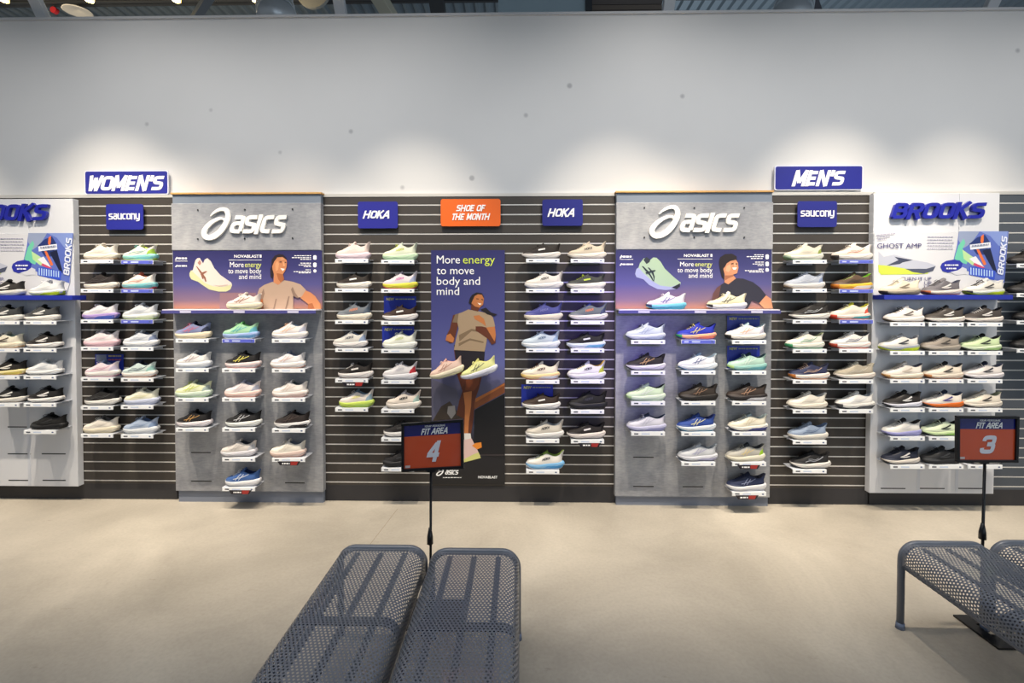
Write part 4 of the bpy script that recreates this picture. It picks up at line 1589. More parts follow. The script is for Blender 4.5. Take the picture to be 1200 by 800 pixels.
def foam(h):
    return mat(h, 0.55, noise=0.03, scale=80, spec=.35, kind='foam')


def make_shoe(last, label, loc, cols, group, rot=0.0, tilt=0.0):
    """cols: upper midsole outsole lining mark accent heel toe ('-' = none)"""
    sh = LASTS[last]
    t = thing('running_shoe', label, 'shoe', loc, group)
    t.rotation_euler = (0, tilt, rot)
    cols = [q if q == '-' else blend(q, '000000', .15) for q in cols]      # fabrics and foams are no pure white
    u, m, o, li, mk, ac, he, to = cols

    def part(n, me, material):
        ob = bpy.data.objects.new(n, me)
        COL.objects.link(ob)
        ob.parent = t
        ob.material_slots[0].link = 'OBJECT'
        ob.material_slots[0].material = material
        return ob
    up = part('upper', sh.me['upper'], fabric(u))
    part('lining', sh.me['lining'], fabric(li))
    part('tongue', sh.me['tongue'], fabric(li if int(sum(hexc(li)[:3]) * 50) % 2 else u))
    part('laces', sh.me['laces'], fabric(mk if int(sum(hexc(mk)[:3]) * 70) % 3 == 0 else u))
    part('midsole', sh.me['midsole'], foam(m))
    part('outsole', sh.me['outsole'], mat(o, .7, kind='rubber'))
    part('side_mark', sh.me['side_mark'], mat(mk, .5, kind='print'))
    part('mudguard', sh.me['mudguard'], mat(blend(u, mk if lum(u) > .25 else 'ffffff', .14), .55, kind='tpu'))
    for e in ('eyestay', 'eyestay_inner'):
        part('eyestay', sh.me[e], mat(blend(u, li, .35), .55, kind='tpu'))
    part('sole_line', sh.me['sole_line'], foam(blend(m, o, .38)))
    if ac != '-':
        part('sole_accent', sh.me['sole_accent'], foam(ac))
    if he != '-':
        part('heel_counter', sh.me['heel_counter'], mat(he, .55, kind='tpu'))
    if to != '-':
        part('toe_guard', sh.me['toe_guard'], mat(to, .6, kind='tpu'))
    return t


# section: (place wording, column names, label strip centres in px, front plane of its panel)
SEC = {
    'WB': ("left white panel", ['first', 'second'], [3.5, 46.5], -PT),
    'WS': ("women's slatwall", ['left', 'right'], [113.5, 160.5], 0),
    'WA': ("women's cement panel", ['left', 'middle', 'right'], [225, 279.5, 338], -PT),
    'WH': ("slatwall left of poster", ['left', 'right'], [412, 466], 0),
    'MH': ("slatwall right of poster", ['left', 'right'], [636, 688.5], 0),
    'MA': ("men's cement panel", ['left', 'middle', 'right'], [759.5, 818.5, 878], -PT),
    'MS': ("men's slatwall", ['left', 'right'], [949, 1003.5], 0),
    'MB': ("right white panel", ['left', 'middle', 'right'], [1063.5, 1109, 1154.5], -PT),
    'FR': ("slatwall at right edge", ['only'], [1212], 0),
}
ROWS = ['', 'top', 'second', 'third', 'fourth', 'fifth', 'sixth', 'seventh', 'eighth']
# section row col x0 x1 y | upper midsole outsole lining mark accent heel toe | words (row 0 = on a ledge)
DATA = '''
WB 0 1 -15 29 345.5 | 33302f e9e6e2 b9bcc8 1d1c1e f2f0ee - - - | black and white
WB 0 2 32 76 345.5 | e9ebee dfe3ea c8e020 d6d8e0 f4f4f4 c9e62a - - | white and neon yellow soled
WB 2 1 -14 29 375.8 | 3b3d40 efece6 cfc8bc 1c1d20 f4f2ee - - - | charcoal and white
WB 2 2 30 70 375.8 | 45484a f0ede7 cfc8bc 1e2024 f4f2ee - - - | dark grey and white
WB 3 1 -14 30 408 | e9e2cf f3ead2 d9b48c bcd2c2 4a3a2a - - - | cream with dark chevron
WB 3 2 32 74 408 | 2a2827 f3f0ec 3a3a3a 1a191b f6f4f0 - - - | black and white
WB 4 1 -12 33 439.8 | 221e1c f0e2a4 caa46c 17171a f4efe4 e8cf62 - 7a3a26 | black with yellow sole
WB 4 2 32 74 439.8 | e6e8ea eff0f0 2e3036 d2d6dc cfd4da - - - | plain white
WB 5 1 -11 34 472 | 262627 ece8e0 8a8276 151517 f2f0ec - - - | black and cream soled
WB 5 2 34 75 472 | 1d1c1d f2f0ee 26262a 141416 f6f4f2 - - - | black with white chevron
WB 6 2 37 79 503.8 | 151516 19191b 101011 0f0f10 2a2a2c - - - | all black
WS 1 1 97 141 304.2 | efe6da f2ead9 c9a77c e6ddd0 e0d6c8 - - - | cream
WS 1 2 143 186 305 | eee9dc 8fd0cf a8cf3c b6cf4e 5aa59c 7ccfd4 9ac23c - | white, teal and lime
WS 2 1 97 141 338.5 | 2a2524 eee8de a58a66 171516 4a4444 - - - | black with white sole
WS 2 2 141 186 338.7 | efe8de 7cbcc2 b5283a e8846a dc8a72 5fb0bd - - | white with teal sole
WS 3 1 97.5 139 374.3 | eae6ea b49ad6 3f57b4 3a3a44 c9c4d4 4f68cc - c9a4dc | white with lilac and blue sole
WS 3 2 144 186 374.6 | d6dade e9ecec b9d48a c3c8d0 b8bec8 dfe8c8 - - | pale grey with green heel
WS 4 1 99 140 406.2 | efe6e8 efc9d2 e3b4c2 e4d8dc f0ccd6 - - - | white and pink soled
WS 4 2 145 186 406.4 | d9dde4 f0f1f2 8f98a8 5a6684 b4bccb - 8796b8 - | pale grey and blue
WS 5 1 99 142 442 | efdde4 f1ece8 e6a8bc 93a2c8 e2a3bf - d2c6de - | pale pink
WS 5 2 142 185 442.6 | cfe0dc eeeae4 d29a7c 232c44 26324c - 9fd0c8 - | mint with navy line
WS 6 1 99 142 475.3 | 1f1f20 f2efe9 3a3836 151516 4a4a4a - - - | black with cream sole
WS 6 2 146 187 474.6 | efeed8 cfd6ee b9c2e2 dfe0d4 e8e4b0 - - - | cream with lavender sole
WS 7 1 97 141 508 | efe8dc efe4cc d9c9a6 6b6a6c dbd2c6 - - - | ivory
WS 7 2 144 187 508.6 | aebdd6 e9ecf0 c9cfd8 6a86b8 8da3c6 - 8ea6cc - | light blue
WA 0 2 264 306 361.8 | f3e9e0 eee6cf d9d9a4 eadfd6 a5654e - - - | cream with brown stripes
WA 1 1 205 248 396.8 | 7f88b0 efe2c6 e0cfa8 1f2740 c4627c - 2a3350 - | slate blue with cream sole
WA 1 2 259.5 305 397 | a8d8b0 9fb6e6 cfd8f0 7cc47c 3aa7b8 6fa9dc 6cc2d2 - | green to blue faded
WA 1 3 318 361 397 | efe8e6 f1ece9 d9d4e4 a9bccb f2c3a2 - c9cce0 - | white with peach stripes
WA 2 1 206 249 431.4 | e8e8e6 e9edf2 a9b6c8 7f8ea6 b9a0a0 - - - | white with light grey
WA 2 2 264 306 431.6 | 1c1b1d f0dfe0 e8a8a0 141416 e6dc6a e2d6da - - | black with yellow stripes
WA 2 3 317 358 431.8 | f0eef0 f3f1f0 e0a890 8590a6 e6c0b4 - - - | bright white
WA 3 1 206 248 466 | e6ecc4 d6e6d4 a9cf9c b2c4b4 cfdc52 - b4c6be - | pale yellow-green
WA 3 2 263 306 465.8 | efe2e0 f6d9cf eaa898 b9b9cf d9ccd2 - b9bccf - | blush with peach sole
WA 3 3 319 361 466 | f3ece6 f4ebe6 eab4a6 5d6b6c e6d3c6 e9ccc2 - - | white with pink edge
WA 4 1 207 249 501 | 1b1a1c f0e9ee 2a2a2e 131315 c89a5a - - - | black with gold stripes
WA 4 2 264 307 501 | 1f1f21 eef0ee 35353a 141416 cfcfd4 - - - | black with silver stripes
WA 4 3 322 363 502 | 2b2423 efecec 1d1b1c 151416 4a3c36 1f1c1d - - | black-brown
WA 5 2 258 302 535.8 | ddd6d0 e3e1e6 8f8a8c 3a4250 c3bcb8 - c8cad2 - | light stone grey
WA 5 3 316 359 536.2 | f3ece0 efd6cb d9a48e 7d8698 e6dfd0 - - - | ivory with blush sole
WA 6 2 264 306 570.4 | 3f64a4 f3f4f6 c9ccd4 1f3568 dfe6f2 - - - | denim blue
WH 1 1 393 434 303.6 | ecd9d2 e8d3dc d8c3cc e6d2cc f3e6e2 - - - | soft pink
WH 1 2 448 489 304.6 | e9efd6 d2ecc8 a9d8ac dfe6d8 c3cf4c - - - | pale green
WH* 2 1 393 436 338 | 2c2421 f1ece4 a58f76 171413 f1efec - - - | dark brown with white sole
WH 2 2 448 489 338.6 | e6dfe4 e9e64c c8324a c3b8c8 d873b4 dfe23a b4bfe0 - | white and pink with yellow sole
WH 3 1 393 436.5 375 | 757c84 efe6d6 d9c3a2 2f3844 d98a66 - 5a6878 - | grey with orange mark
WH* 3 2 448 489 376 | 3c2c24 f0ebea 26262a 171414 f6f2f0 - - - | brown with white sole
WH 4 1 389.5 431 407.8 | dcd8d2 efe9e6 3c3d44 8aa0c4 6a6f78 - 9fb2d2 - | off-white with blue collar
WH 4 2 448 488 409 | ecefe2 f0f2ee d6d9cc dce4dc d3dc9a - - - | white with lime tint
WH* 5 1 396 437 443.6 | 221d1b efe9e6 8c7f78 151314 ece8e4 - - - | black with chalk sole
WH 5 2 448 489 445.2 | e3e0e2 ecebf0 9f9fa8 c9c7cc c4c2ca - cc2f3c - | light grey with red heel tab
WH 6 1 397 438 477.6 | efe4dc d6ec6c b4d84a 7a94aa e9e28a c6ea74 9db9cc - | pale with lime sole
WH 6 2 452 493 479.2 | efe2d4 f1e9df d9cbb8 cfc6c8 26262a - b9d6cc - | ivory with black lettering
WH* 7 2 449 490 512.6 | 232122 f3f0ee 4a4648 141315 3a3838 - - - | black with bright white sole
WH* 8 2 448 489 547.6 | 1d1c1e 232325 18181a 121213 2c2c2e - - - | all black
MH* 1 1 610 657 303.2 | 2b2725 f1ebe6 6a6460 161416 f1efec - - - | black with white sole
MH 1 2 664 710 303.4 | d6c9b4 efe6da 5a4d42 cbbfae 4a443e - - - | beige with dark lettering
MH 2 1 614 659 338.4 | ece6e0 efebea 6c7696 e3ddd8 6a6660 - - - | off-white with grey lettering
MH* 2 2 663 709 338.6 | 3e423e f0ece0 d6d0c2 26282a c3dc3c - - - | dark grey with lime mark
MH 3 1 613 659 375.4 | 4a4f94 f0e6d4 d9cbb4 2f3264 6b6fae - - - | indigo with cream sole
MH 3 2 666 711 375.6 | 6c747a efe9e2 3a3d40 3c4890 e0824a - 3f4a70 - | grey with orange mark
MH 4 1 610 656 408.2 | c3d2de edf1f4 9fb8d2 6f93c0 5d738c - 9db8d6 - | ice blue
MH* 4 2 663 708.5 408.4 | 1e1f22 dce9f0 e8e8ec 131416 dfe3e8 7cc0e6 - - | black with sky blue sole
MH 5 1 610 655 445 | f3ead6 f3dca4 a5402c 2a2a2a 54301c e9e9ee - f2d07c | cream and amber with large dark lettering
MH 5 2 664 709 444.6 | edebf0 efeef2 a9a8b0 e0b840 23262e - c6cf4a - | white with yellow tongue
MH* 6 1 611 656 480.2 | 3c2f28 f1efee 2a2a2e 171415 f3f1ee - - - | chocolate with white sole
MH 6 2 666 710 480 | 17171a 1f1f22 121214 111113 2a2a2d - - - | all black
MH 7 1 615 660 514.2 | d9d2c6 f0eeec 8c8a8c 9aa2ac 33302f - - - | stone with dark lettering
MH* 7 2 664 708 514.6 | 242021 f0e6e2 4c484a 141315 ece8ea - - - | black with pale sole
MH 8 1 615 661 550.4 | f1eee8 7fbcec e6ecf4 8fae4c 222a34 4aa0e2 - - | white with blue sole
MA 0 1 757 804 361.8 | efeaf0 7fd0e4 4ab4d0 e4e4ee 4a3a9c 62c4dc - 2c3a6c | white and cyan with violet stripes
MA 0 2 827 876 361.8 | efe6c4 efeef4 dcdcf0 efe8d0 2b2c38 d6d6ee - 26262c | cream with black stripes
MA 1 1 731 780 398.4 | d3dee8 dfe6ef 4c5a78 26324c a8b8cc c3d0e2 - - | pale ice blue
MA 1 2 790 840 398 | 2633b4 f2b48c 3a2cae 18206c e2d26c f0806a - 3aa860 | royal blue with coral sole
MA 1 3 849 896 398.4 | eae8ec f3ece4 3a3632 b4ccd4 eeb492 - c9c6d6 1f1d1f | white with peach stripes
MA 2 1 732 780 434.2 | 29262a efeaf6 2c2a30 161518 c8a06c - - - | black with gold stripes
MA 2 2 793 840 434 | e9edf4 eef1f6 3f7cae a9c3da 3a4c86 - - - | white with blue outsole
MA 2 3 851 898 434.2 | b4d6c8 9ccdc4 3f8a94 24424c dff0e4 6cb4bc - b8e08c | mint and teal
MA 3 1 732 780 470 | d6ecc8 dff0d6 a8c8a4 1f2a24 eaf4e2 - - b9dc9c | pale mint
MA 3 2 794 841 470 | 2f2823 262220 1b1918 181515 8a6a52 - - - | black-brown
MA 3 3 851 897 470 | 3a2f2a 2a2524 1e1b1b 1b1717 b08a70 f0eef2 - - | dark brown with white heel sole
MA 4 1 732 781 505.6 | dfe0ec cfcfec 8f92b4 2f3c54 c3c3d4 a9a9d8 - - | pale lavender
MA 4 2 792 838 505.8 | 2f4c9c eef0f6 3f8fb8 1c2c6c e6e2b4 - - - | royal blue with white sole
MA 4 3 852 899 505.6 | ece6d4 f0ece2 2c3160 9fb0b4 d9ccae 4a4f94 - - | cream with navy heel sole
MA 5 2 794 839 540.8 | cfd3d8 e9eaf2 3c4048 7d8896 a9a8cc c9c6e4 - - | light grey
MA 5 3 849 896 541 | b9b6ae f1ebd6 e3dcc4 3c4248 e0c88a - a9dc2c - | grey-beige with neon heel tab
MA 6 3 850 897 575.8 | 262f50 f2f2f6 d9dae4 171d34 8f98b8 - - - | navy with white sole
MS 1 1 916 965 304.6 | efe6d2 f1ebdf 8cae7c d9d4c4 dcd6c4 - 9aa84a c3d8b8 | cream with green toe and heel
MS 1 2 973 1021 304.4 | efe4d8 f1eae2 4c423c cfd2dc d98a62 - - 2b2624 | white with coral line
MS 2 1 918 965 338.2 | b9c0cf ece9e6 c9b49c a6aec2 d6dae2 - 8fa0c6 - | light blue-grey
MS 2 2 973 1021 338.8 | 5f4a38 f0c23c e2731f 8cdc2c 2a2620 f0ece4 - e8861f | orange, yellow and neon green
MS 3 1 924 971 374.6 | 2d2a29 efeae2 3a3634 171617 b9bcc0 - - - | black-grey with white sole
MS 3 2 970 1019 374.6 | efe3d6 efe6dc e2402a d9d23c e0d6c8 4fb0bc e2563c e2452c | white with red toe and teal sole
MS 4 1 918 966 408.8 | efeade f0ebdf 2f8f5c a8b48a 5aa884 - - 3a9c68 | white with green line
MS 4 2 972 1018 408.6 | eeeae4 f1ede6 c8452c 2f3440 44507c - - c84a30 | white with navy line and red toe
MS 5 1 922 972 444.8 | 2f3556 f1eae4 c8762c 1d2138 c3a38c - - c8762c | navy with orange toe
MS 5 2 975 1025 444.6 | b4ab98 efe4da 3f3a34 cbc3b0 cfc8b8 - - - | olive-grey
MS 6 1 920 969 479.6 | ece6da f0e8d9 55504a 8f959c cfc8bc - - - | ivory with grey collar
MS 6 2 977 1024 479.4 | efece8 e9e6e2 2f3036 a9b2bc d0d2d6 5f6268 - 3a3a3e | white with grey heel sole
MS 7 1 920 971 515.6 | 93a3bc e6e2da c9c3b6 2f4468 5d7396 - - - | dusty blue
MS 8 1 925 972 549.4 | 232326 f1ece6 2c2c2f 141416 a9adb6 - - - | black with white sole
MB 0 1 1031 1079 345.2 | e3d8c3 a59c8c 3a3632 d9cfbc 8a7a66 8c8478 - 3c332c | cream with grey sole
MB 0 2 1080 1127 345.2 | 6d6a70 e9e1da a5604c 2f3448 f1eeea - - c8642c | grey and navy with orange toe
MB 0 3 1128 1179 345.2 | e6e3da d9dee0 c9e21c cfcfd0 3a3a40 d2ea22 - 26262a | white with neon yellow sole
MB 2 1 1033 1083 377.6 | f0eae4 f1ece8 7c6a5a ece6e0 6b6058 - - - | white with dark chevron
MB 2 2 1083 1127 377.8 | 4a4440 efe4dc 2a2624 1d1c1f f1eeea - - - | charcoal with white chevron
MB 2 3 1127 1172 377.8 | 45403d ece2da 262322 1a1a1d f3f0ec - - - | dark grey with white chevron
MB 3 1 1029 1076 411.2 | e9e6e0 9fa5b4 c9e21c c4c6cc 3a3a42 d0e824 - - | white and grey with neon sole
MB 3 2 1077 1125 411.2 | 9a9186 a8a094 7a7268 1f2226 4a4440 - - - | taupe with black collar
MB 3 3 1125 1170 411.2 | cfe4b4 dcecca 3a3c34 16181a 2c302c b4dc8c - - | pale lime with black collar
MB 4 1 1033.5 1080 444.2 | f1e9de f0e6d4 c88a4c 2c3048 cdbfae - - d9a86c | white with tan toe
MB 4 2 1080 1128 444.2 | efe2d0 e9dccb b06c34 1e2026 3a3632 - - c98850 | beige with black collar
MB 4 3 1126 1175 444.2 | e9e2de e6e2e6 2a2a30 1f2640 34343c - - - | white with navy collar
MB 5 1 1033 1080 478 | 2c2827 e9e9f6 26262c 171719 f3f1f0 - - - | black with white chevron
MB 5 2 1080 1127 478 | efe6dc e8762a 3a3a3e 2f3a54 4c3f8c f0761c - - | white with bright orange sole
MB 5 3 1125 1173 478 | efe4d4 f0e6d8 3c352e 6c7464 3a352f - - - | cream with dark chevron
MB 6 1 1033 1078 511.2 | efece6 a9a9e0 8f8fcc 16181c dcdcdc b4b4ea - - | white with lavender sole
MB 6 2 1079 1124 511.2 | dfeccc d6ecb4 3a3f36 17191a 2c302a a4dc6c - - | white-green with black collar
MB 7 1 1031 1077 544.2 | 262a3c efe6dc 3a3032 171a26 f1ede8 - - - | navy with white chevron
MB 7 2 1077 1124 544.2 | 202124 26272a 161618 131416 3a3b3e - - - | all black
MB 7 3 1126 1173 544.2 | 2a2a2c efe9e0 2c2a2a 161618 f1eeea - - - | black and white
FR 1 1 1180 1228 309 | 232020 2a2626 19181a 141416 a59a8c - - - | black with grey marking
FR 2 1 1180 1228 343.5 | 1f1d1e 26262a 161618 131315 f1ece4 - - - | black with white marking
FR 3 1 1186 1234 375.5 | 1a191b 232225 141416 111113 2f2e30 - - - | all black
FR 4 1 1184 1232 408.5 | 1e1d1f 222124 161618 131315 f1eeea - - - | black with white slash
'''
SHOE_D, STRIP_D = .078, .136
rnd = random.Random(4)
shelf_plate = MB().box(-.127, .127, -.132, -.001, -.005, 0).mesh('plate', M_PLATE)
shelf_lip = MB().box(-.127, .127, -.136, -.132, -.029, .0015).mesh('label_holder', mat('dfe2e6', .3))
shelf_lab = MB().box(-.123, .123, -.1372, -.136, -.0272, -.0012).mesh('price_label', M_LABEL)
shelf_labb = MB().box(-.123, .123, -.1372, -.136, -.0272, -.0012).mesh('price_label', M_LABELB)
shelf_hook = MB().box(-.10, .10, -.004, -.0006, -.030, -.005).mesh('back_bracket', M_PLATE)
BLUE = {('WS', 1, 2), ('WS', 2, 2), ('WS', 3, 2), ('WA', 1, 2), ('MA', 1, 2), ('MS', 1, 2), ('MS', 2, 2), ('MS', 3, 2)}
ZPLANE = {}
for line in DATA.strip().splitlines():
    head, cols, words = [q.strip() for q in line.split('|')]
    s, r, c, x0, x1, yb = head.split()
    low = s.endswith('*')
    s = s.strip('*')
    r, c, x0, x1, yb = int(r), int(c), float(x0), float(x1), float(yb)
    place, names, strips, Yp = SEC[s]
    Ys = Yp - SHOE_D
    p = at((x0 + x1) / 2, yb, Ys)
    sx = at(strips[c - 1], yb, Yp - STRIP_D)
    # height: where the sole's front edge shows at the pixel
    z = at((x0 + x1) / 2, yb, Yp - STRIP_D + .01).z
    last = {'FR': 'MB'}.get(s, s)
    if low:
        last = {'WH': 'WP', 'MH': 'MP'}[s]
    if r == 0:
        zt = {'WA': ledgeL, 'MA': ledgeR}.get(s)
        if zt is None:
            zt = at((x0 + x1) / 2, 345.5, -PT - .12).z
            if s == 'WB':
                zt = ZPLANE.get('WB') or at(40, 346.0, -PT - .12).z
            else:
                zt = at(1094.75, 345.5, -PT - .12).z
        lab = '%s shoe on the ledge of the %s' % (words, place)
        if s in ('MB', 'WB'):
            lab = '%s shoe on the blue ledge, %s' % (words, place)
        make_shoe(last, lab, (p.x, Yp - .066, zt + .0005), cols.split(), 'sample shoes on ledges', rot=rnd.uniform(-.04, .04))
        continue
    where = '%s row, %s column, %s' % (ROWS[r], names[c - 1], place)
    if s == 'FR':
        where = '%s row, %s' % (ROWS[r], place)
    make_shoe(last, '%s shoe, %s' % (words, where), (p.x, Ys, z + .0004), cols.split(), 'running shoes on the wall', rot=rnd.uniform(-.05, .05))
    blue = (s, r, c) in BLUE
    t = thing('shoe_shelf', '%s-label shelf, %s' % ('blue' if blue else 'white', where), 'shelf', (sx.x, Yp, z), 'small shoe shelves')
    for n, me in (('plate', shelf_plate), ('label_holder', shelf_lip), ('price_label', shelf_labb if blue else shelf_lab), ('back_bracket', shelf_hook)):
        o = bpy.data.objects.new(n, me)
        COL.objects.link(o)
        o.parent = t

# two sample shoes held on the tall poster by clear tilted rests
for last, xx, lab, cols in (('WA', 524.5, 'peach running shoe mounted tilted on the left of the tall poster', 'f0d0c0 f3e9cf d9d9a4 e8b4a8 b07a66 - - -'.split()),
                            ('MA', 562, 'pale yellow running shoe mounted tilted on the right of the tall poster', 'eff0a8 e9eaf6 c3c6e0 e6e48c 2b2f38 - - -'.split())):
    p = at(xx, 440, -.012 - .09)
    til = R(-15)
    make_shoe(last, lab, (p.x, -.10, p.z), cols, 'shoes mounted on the poster', tilt=til)
    t = thing('shoe_rest', 'tilted grey rest under the %s shoe on the tall poster' % lab.split(' running')[0], 'shoe rest', (p.x, -.013, p.z), 'tilted shoe rests')
    mb = MB()
    L2 = .07
    pts = [(-L2, .0), (L2, .0), (L2, -.004), (-L2, -.004)]
    q = [(p.x + a * math.cos(til) + b * math.sin(til), -.155, p.z - a * math.sin(til) + b * math.cos(til)) for a, b in pts]
    mb.prism(q, (0, .142, 0)).build('plate', mat('6e6a72', .3), t)

# blue cards standing behind some shoes
m_card, m_y = mat('2436a8', .4), mat('d6d24a', .45)
CARDS = [(112, 144.5, 415, 442, 0, "fifth row, left column, slatwall under women's sign", True), (450, 487.5, 347, 375, 0, 'third row, right column, left of tall poster', False),
         (448, 485, 382.5, 408.5, 0, 'fourth row, right column, left of tall poster', False), (611, 648, 450.5, 480, 0, 'sixth row, left column, right of tall poster', False),
         (852, 890.5, 370, 398, -PT, "top row, right column, men's cement panel", False), (852, 890.5, 405, 434, -PT, "second row, right column, men's cement panel", False)]
for x0, x1, y0, y1, Yp, wh, pic in CARDS:
    Y = Yp - .012
    a, b = at(x0, y1, Y), at(x1, y0, Y)
    zl = at((x0 + x1) / 2, y1, Yp - STRIP_D + .01).z
    t = thing('shelf_card', 'blue card standing behind the shoe, ' + wh, 'card', ((a.x + b.x) / 2, Y, zl), 'blue shelf cards')
    MB().box(a.x, b.x, Y, Y + .002, zl + .0003, b.z).build('sheet', m_card, t)
    if pic:
        g = MB()
        g.face(px_poly([(112.6, 415.6), (124.6, 415.6), (124.6, 423), (112.6, 423)], Y - .0006))
        g.build('printed_picture', mat('8a94ac', .5), t, fix=False)
        g = MB()
        for d in dashes(127, 142, 417, 1.6, Y, 2):
            g.face(px_poly(d, Y - .0006))
        g.build('printed_lettering', mat('c8b45c', .5), t, fix=False)
        g = MB()
        for d in dashes(127, 142, 421.4, 1.4, Y, 5):
            g.face(px_poly(d, Y - .0006))
        g.build('printed_lettering', mat('c9604c', .5), t, fix=False)
    else:
        px_text('NEW', x0 + 2.6, x0 + 12, y0 + 1.8, y0 + 5, Y - .0006, .02, .2, True).build('printed_lettering', m_y, t, fix=False)
        g = MB()
        for d in dashes(x0 + 13.5, x1 - 2, y0 + 3.4, 1.2, Y, int(x0 + y0)):
            g.face(px_poly(d, Y - .0006))
        g.build('printed_lettering', mat('a9b07c', .45), t, fix=False)

# black and red tabs hanging under some labels
for cx, cy, Yp, wh in ((338.5, 543, -PT, 'under the ivory shoe, fifth row'), (281.5, 576.8, -PT, 'under the denim blue shoe at the bottom'), (414.5, 450.3, 0, 'left of tall poster, fifth row'),
                       (691, 521.6, 0, 'right of tall poster, seventh row'), (877.5, 547.3, -PT, "men's cement panel, fifth row"), (875.5, 582.8, -PT, "men's cement panel, bottom row")):
    Y = Yp - STRIP_D - .0036
    w2 = 13.5
    t = thing('price_tab', 'black and red tab under label, ' + wh, 'tab', at(cx, cy + 2, Y), 'black and red tabs')
    MB().prism(px_poly([(cx - w2, cy - 2.6), (cx + w2, cy - 2.6), (cx + w2 - 3, cy + 2), (cx - w2 + 3, cy + 2)], Y), (0, .0015, 0)).build('sheet', mat('1d1a24', .4), t)
    g = MB()
    g.face(px_poly([(cx + 2, cy - 2.4), (cx + 11, cy - 2.4), (cx + 9, cy + 1.8), (cx + 2, cy + 1.8)], Y - .0004))
    g.build('red_end', mat('9c2a26', .4), t, fix=False)
    g = MB()
    for d in dashes(cx - 8, cx + 1, cy, 1.6, Y, int(cx)):
        g.face(px_poly(d, Y - .0008))
    g.build('printed_lettering', M_INK, t, fix=False)


# ------------------------------------------------------------------ perforated benches
BW, BH, BL, DROP, RAD = .446, .44, 1.55, .118, .062


def prof(s):
    """cross-section of the seat: arc length s (0 = middle) -> x, z"""
    half = BW / 2 - .010
    sg = -1 if s < 0 else 1
    s = abs(s)
    flat_ = half - RAD
    arc = RAD * math.pi / 2
    top = BH - .012
    if s < flat_:
        return sg * s, top
    if s < flat_ + arc:
        an = (s - flat_) / RAD
        return sg * (flat_ + RAD * math.sin(an)), top - RAD * (1 - math.cos(an))
    return sg * half, top - RAD - (s - flat_ - arc)


def perforated():
    p = .0153
    rowh = p * math.sqrt(3) / 2
    S_half = BW / 2 - .010 - RAD + RAD * math.pi / 2 + (DROP - RAD)
    nc = int(2 * S_half / p)
    nr = int((BL - .05) / rowh)
    V, Fc = [], []
    key = {}

    def vid(s, y):
        k = (round(s * 4e5), round(y * 4e5))
        if k not in key:
            key[k] = len(V)
            x, z = prof(max(min(s, S_half), -S_half))
            V.append((x, y, z))
        return key[k]
    rh = p * .285
    for r in range(nr):
        y = -.025 - (r + .5) * rowh
        off = (r % 2) * p / 2
        for c in range(nc):
            s = -S_half + p * .35 + c * p + off + .001
            hexa = []
            hole = []
            for k in range(6):
                an = R(90 + 60 * k)
                hexa.append(vid(s + p / math.sqrt(3) * math.cos(an), y + p / math.sqrt(3) * math.sin(an)))
                q = []
            for k in range(6):
                an = R(90 + 60 * k)
                x, z = prof(max(min(s + rh * math.cos(an), S_half), -S_half))
                hole.append(len(V))
                V.append((x, y + rh * math.sin(an), z))
            for k in range(6):
                k2 = (k + 1) % 6
                Fc.append((hexa[k], hexa[k2], hole[k2], hole[k]))
    # plain margins at the two ends
    n = 40
    for ya, yb in ((-.002, -.025 - rowh * .45), (-.025 - (nr - .1) * rowh, -BL + .002)):
        for k in range(n):
            s0, s1 = -S_half + 2 * S_half * k / n, -S_half + 2 * S_half * (k + 1) / n
            i = len(V)
            for s_, y_ in ((s0, ya), (s1, ya), (s1, yb), (s0, yb)):
                x, z = prof(s_)
                V.append((x, y_, z))
            Fc.append((i, i + 1, i + 2, i + 3))
    me = bpy.data.meshes.new('perforated_seat')
    me.from_pydata(V, [], Fc)
    bm = bmesh.new()
    bm.from_mesh(me)
    bmesh.ops.recalc_face_normals(bm, faces=bm.faces)
    bm.to_mesh(me)
    bm.free()
    me.materials.append(M_BENCH)
    return me


def arch(y, w, r=.017, legs=True, top=BH):
    half = w / 2 - r
    R_ = .075
    pts = [(-half, y, 0.012 if legs else BH - DROP)]
    zt = top - r
    for k in range(9):
        an = math.pi / 2 * k / 8
        pts.append((-half + R_ * (1 - math.cos(an)), y, zt - R_ + R_ * math.sin(an)))
    return pts + [(-x, yy, z) for x, yy, z in reversed(pts)]


seat_me = perforated()
frame_end = MB().tube(arch(0.0, BW), .016, 12).mesh('end_frame', M_BENCH, smooth=True)
rail_me = MB().tube([(0, -.005, 0), (0, -BL + .005, 0)], .012, 10).mesh('side_rail', M_BENCHD, smooth=True)
strap_me = MB().box(-.0125, .0125, -BL + .02, -.02, -.006, 0).mesh('under_strap', M_BENCHD)
cross = MB()
pr = [prof(s_) for s_ in [(-.255 + .51 * k / 30) for k in range(31)]]
cross.loft([[(x * .985, 0, z - .006), (x * .985, -.045, z - .006), (x * .97, -.045, z - .012), (x * .97, 0, z - .012)] for x, z in pr], True)
cross_me = cross.mesh('cross_rib', M_BENCHD)
foot_me = MB().tube([(0, 0, 0), (0, 0, .03)], [.021, .018], 12).mesh('foot_cap', mat('66728a', .25), smooth=True)
mid_leg = MB().tube([(0, 0, .012), (0, 0, BH - DROP)], .015, 10).mesh('leg', M_BENCH, smooth=True)


